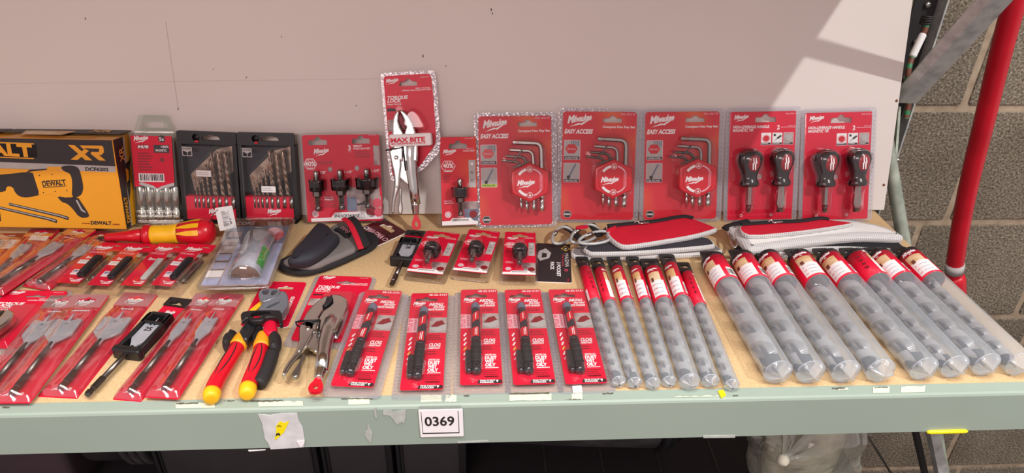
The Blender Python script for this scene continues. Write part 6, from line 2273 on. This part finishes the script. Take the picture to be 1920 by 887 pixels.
wp = pouch(CW, [(110, 155), (300, 130), (1000, 88), (1270, 88), (1600, 150), (1800, 240), (1790, 275), (1500, 262), (1300, 265), (900, 310), (560, 360), (385, 385), (315, 385), (215, 262), (130, 190)], .0128, .025, M['paper_pvc'] if 'paper_pvc' in M else M['paper'], M['mesh'], 'white zip pouch with woven mesh edging under the second red pouch', rnd=.011)
r2 = pouch(CW, [(225, 190), (260, 155), (560, 132), (820, 125), (1000, 92), (1080, 108), (1310, 132), (1318, 150), (1000, 200), (700, 238), (350, 268), (260, 235)], .0253, .032, M['red_fabric'], M['mesh'], 'red zip pouch on top of the white mesh pouch', rnd=.002, zip_=[(245, 160), (560, 138), (820, 130), (1000, 98), (1080, 110)], puller=(530, 130))
# dark webbing ends and carabiners belong to their pouches
def webbing(parent, cr, pts, z0, z1, wd=.006):
    mb = MB()
    P = tr_z(cr(pts), (z0 + z1) / 2)
    k = len(P)
    mb.sweep([(p.x, p.y, z0 + (z1 - z0) * i / (k - 1)) for i, p in enumerate(P)], wd, M['black_fabric'], n=8, flat=.3)
    mb.build('webbing_loop', parent, 'black webbing loop', world=True)
def carabiner(parent, cr, c, L, wd, ang, z, pitch=15):
    q = tr_z(cr([c]), z)[0]
    pts = []
    for i in range(36):
        a = 2 * math.pi * i / 36
        x = L / 2 * math.cos(a) * (1 - .0 * math.sin(a))
        y = wd / 2 * math.sin(a) * (1 + .25 * math.cos(a))
        x += .10 * L * (1 if math.cos(a) > 0 else -1) * abs(math.cos(a)) ** .3 * .5
        ca, sa = math.cos(R(ang)), math.sin(R(ang))
        pts.append((q.x + x * ca - y * sa, q.y + x * sa + y * ca, z + (x * .0 + y) * math.sin(R(pitch))))
    mb = MB()
    mb.sweep(pts, .0022, M['galv'], n=10, closed=True)
    o = mb.build('carabiner', parent, 'grey metal carabiner', world=True)
    mb = MB()
    a, b = Vector(pts[7]), Vector(pts[13])
    mb.sweep([a, a.lerp(b, .5), b], .0017, M['chrome'], n=8)
    mb.sweep([a.lerp(b, .35), a.lerp(b, .65)], .003, M['steel'], n=10)
    mb.build('gate', o, world=True)
webbing(g, CP, [(150, 190), (240, 240), (330, 330), (360, 400)], .008, .008)
carabiner(g, CP, (130, 285), .042, .022, 55, .010, 20)
webbing(b, CP, [(430, 170), (480, 230), (520, 280)], .018, .016)
carabiner(b, CP, (360, 270), .050, .022, 42, .018, 25)
webbing(r1, CP, [(560, 250), (610, 215), (680, 195)], .022, .024)
carabiner(r1, CP, (470, 310), .046, .020, 22, .022, 15)
mb = MB()
for i, (x0, y0, x1, y1) in enumerate(((270, 200, 400, 180), (590, 230, 690, 185))):
    q = tr_z(CP([(x0, y0 + 14), (x1, y1 + 22), (x1 + 4, y1 - 8), (x0, y0 - 14)]), .0265)
    mb.slab(smooth_loop(xy(q), 1), .0247, .027, M['red_fabric'], bev=.0006)
mb.build('pull_tab', r1, 'red fabric pull tab', world=True)
webbing(wp, CW, [(105, 190), (130, 175), (200, 160), (320, 140)], .020, .025, .007)
mb = MB()
q = [tuple(p) for p in tr_z(CW([(150, 215), (185, 225), (215, 330), (195, 385), (165, 350), (140, 270)]), .018)]
mb.sweep(smooth_loop(q, 2), .0016, M['chrome'], n=8, closed=True)
mb.build('wire_loop', wp, 'bright wire loop', world=True)
webbing(lowp, CW, [(200, 400), (300, 405), (420, 400), (560, 400)], .008, .008, .010)
mb = MB()
q = [tuple(p) for p in tr_z(CW([(230, 410), (330, 408), (400, 425), (320, 440), (240, 432)]), .012)]
mb.sweep(smooth_loop(q, 2), .0016, M['galv'], n=8, closed=True)
mb.build('wire_loop', lowp, world=True)

# ------------------------------------------------------------------ auger bits in frosted tubes
def tube(cap, end, r, sleeve, label, big, turn, bit=.75, plain=False):
    X, L = axis_frame(cap, end, r)
    t = thing('auger_bit_tube', X, label, 'auger bit', 'large auger bit tubes' if big else 'small auger bit tubes')
    XX = RX(0, 0, r + .0003)
    rot = Matrix.Rotation(R(turn), 4, 'Y')
    # auger inside
    rb = r * bit
    mb = MB()
    zz = XX @ RX(0, 0, -(r - rb) + .0012)
    y0, y1 = r * .9, L * (.80 if not big else .74)
    pit = rb * (2.9 if big else 3.3)
    core = rb * .24
    mb.lathe([(rb * .16, y0 - .006), (core * .5, y0), (core, y0 + .004), (core, y1), (core * 1.25, y1 + .004)], M['gun'], X=zz, n=12)  # dark core colour stands in for shade between the flights
    mb.lathe([(core, y1 - .002), (core * 1.3, y1 + .004), (core * 1.3, L * .97)], M['steel'], X=zz, n=12)
    mb.helix(y0 + .004, y1, core * .8, rb, pit, pit * .40, M['auger'], X=zz, step=26, ph=R(turn * 3))
    mb.lathe([(.001, y0 - .012), (rb * .18, y0 - .004), (rb * .22, y0 + .003)], M['gun'], X=zz, n=10)
    mb.lathe([(rb * .2, y0), (rb * .97, y0 + .001), (rb * .97, y0 + .006), (rb * .2, y0 + .009)], M['gun'], X=zz, n=6, smooth=False)
    mb.build('auger_bit', t, 'steel auger bit')
    # frosted tube with its pinched tip
    ys = L * (1 - sleeve)
    mb = MB()
    mb.lathe([(r * .985, 0.0), (r, .002), (r, L * .5), (r, L * .985)], M['tube'], X=XX, n=40, cap=False)
    vs, fs = [], []
    n = 48
    nr = 8
    tip = r * .62
    for i in range(nr + 1):
        f_ = i / nr
        for j in range(n):
            a = 2 * math.pi * j / n
            ridge = abs(math.cos(2 * (a + R(turn)))) ** 14
            rr_ = r * .985 * (1 - f_)
            yy = -tip * (f_ ** (1.0 - .7 * ridge))
            vs.append((rr_ * math.cos(a), yy, rr_ * math.sin(a)))
    for i in range(nr):
        for j in range(n):
            a_, b_ = i * n + j, i * n + (j + 1) % n
            fs.append((a_, b_, b_ + n, a_ + n))
    mb.add(vs, fs, M['tube_end'], True, X=XX)
    mb.sweep([(r * .99 * math.cos(R(a)), 0, r + .0003 + r * .99 * math.sin(R(a))) for a in range(0, 360, 12)], .0006, M['tube_end'], n=6, closed=True)
    mb.build('tube', t, 'frosted plastic tube')
    # printed sleeve
    rs = r * 1.012
    mb = MB()
    mb.lathe([(rs - .0006, ys), (rs, ys), (rs, L * .985), (rs - .0006, L * .985)], M['red'], X=XX, n=44, cap=False)
    S = L * sleeve
    def wrapf(u, y, z):                                             # u: arc length from the top of the sleeve
        a = math.pi / 2 - u / rs + R(turn)
        q = rs + z
        return (q * math.cos(a), ys + y, r + .0003 + q * math.sin(a))
    def patch(u0, u1, v0, v1, m, z):
        k = 10
        vs = [wrapf(u0 + (u1 - u0) * i / k, S * v, z) for i in range(k + 1) for v in (v0, v1)]
        mb.add(vs, [(2 * i, 2 * i + 2, 2 * i + 3, 2 * i + 1) for i in range(k)], m, True)
    hw = rs * .85
    if not plain:
        logo(mb, -hw * .95, S * .755, hw * 1.55, M['white'], .0003, 6, fn=wrapf)
        patch(-hw, hw * .55, .44, .70, M['skin_print'], .0002)
        patch(-hw * .75, -hw * .4, .44, .55, M['brown_tape'], .0003)
        patch(-hw, hw * .85, .05, .47, M['white'], .0003)
        for k in range(3):
            d_ = ('20 x 230', '19 x 155', '32 x 165')[k] if False else None
            mb.text(('20', '230', '165')[k], -hw * .85, S * (.335 - .11 * k), S * .034, M['red'], .0005, .005, fn=wrapf)
            patch(-hw * .4, hw * .4, .342 - .11 * k, .356 - .11 * k, M['blue_print'], .0005)
        patch(hw * 1.25, hw * 2.2, .06, .36, M['white'], .0003)
        for k in range(9):
            patch(hw * 1.3 + k * hw * .09, hw * 1.3 + k * hw * .09 + hw * random.choice((.02, .05)), .10, .30, M['dark_print'], .0005)
    else:
        for k in range(4):
            patch(-hw * .1, hw * .25, .24 + .13 * k, .32 + .13 * k, M['maroon_print'], .0003)
        patch(hw * 1.0, hw * 1.9, .05, .52, M['white'], .0003)
        patch(hw * 1.0, hw * 1.7, .52, .74, M['skin_print'], .0003)
        patch(-hw * 1.9, -hw * 1.2, .0, .28, M['white'], .0003)
        logo(mb, hw * .9, S * .80, hw * 1.3, M['white'], .0003, 4, fn=wrapf)
    mb.build('sleeve', t, 'red printed sleeve')
    mb = MB()
    mb.lathe([(rs * 1.0, L * .962), (rs * 1.015, L * .964), (rs * 1.015, L * .992), (rs * .9, L * 1.0), (rs * .5, L * 1.004), (.0002, L * 1.004)], M['black'], X=XX, n=36)
    cp = mb.build('end_cap', t, 'black end cap')
    mb = MB()
    hw = r * (1.1 if not big else .7)
    a0 = L * .995
    mb.slab(rrect(-hw, a0, hw, a0 + .024, .003), r * .9, r * .9 + .0022, M['black'], holes=[rrect(-hw * .6, a0 + .010, hw * .6, a0 + .017, .0025)])
    mb.build('hang_tab', cp)
    return t
M['auger'] = mat('auger_flight', 'd2cec8', 0.34, 0.55, var=0.12)  # paler than the core, painting in the light on the lands
small = [((1095, 500), (1160, 716), .0078, .36, -6, 1, 'first small auger tube from the marker packs, plain red sleeve'),
         ((1123, 503), (1190, 718), .0078, .36, 46, 1, 'small auger tube with a barcode sleeve, second from the marker packs'),
         ((1154.6, 500), (1224, 719.5), .0083, .36, 18, 0, 'small auger tube with dark steel at its tip, third from the marker packs'),
         ((1190, 500), (1254.7, 716), .0080, .36, 22, 0, 'thin auger tube just before the widest of the small tubes'),
         ((1222, 504), (1293, 716), .0112, .36, 12, 0, 'widest auger tube among the small ones, dark steel at its tip'),
         ((1254.7, 495), (1332, 714.7), .0095, .36, 30, 0, 'small auger tube right after the widest small one'),
         ((1286, 511), (1372, 722), .0082, .36, 18, 1, 'small auger tube beside the bare strip of shelf, plain sleeve')]
for cpx, endx, r_, sl, tn, pl, lb in small:
    tube(cpx, endx, r_, sl, lb, False, tn, .74, bool(pl))
large = [((1336, 489), (1459, 698), 58, 0, .80, 'large auger tube beside the bare strip of shelf, first of eight'),
         ((1390, 486), (1520, 698), 44, 0, .78, 'large auger tube second from the bare strip of shelf'),
         ((1438, 484.5), (1586, 697), 44, 0, .62, 'large auger tube third from the bare strip of shelf'),
         ((1497, 484), (1651, 695), 14, 0, .66, 'large auger tube fourth from the bare strip, centred label'),
         ((1550, 483), (1733, 692), 42, 0, .74, 'large auger tube fifth from the bare strip of shelf'),
         ((1601, 482), (1791, 688), 38, 1, .52, 'large auger tube with a plain red sleeve, third from the red pipe'),
         ((1645, 481), (1850, 684), 42, 0, .70, 'large auger tube second from the red pipe'),
         ((1700, 480), (1911, 683), 22, 0, .52, 'large auger tube nearest the red pipe, end of the row')]
for cpx, endx, tn, pl, bt, lb in large:
    tube(cpx, endx, .0159, .275, lb, True, tn, bt, bool(pl))
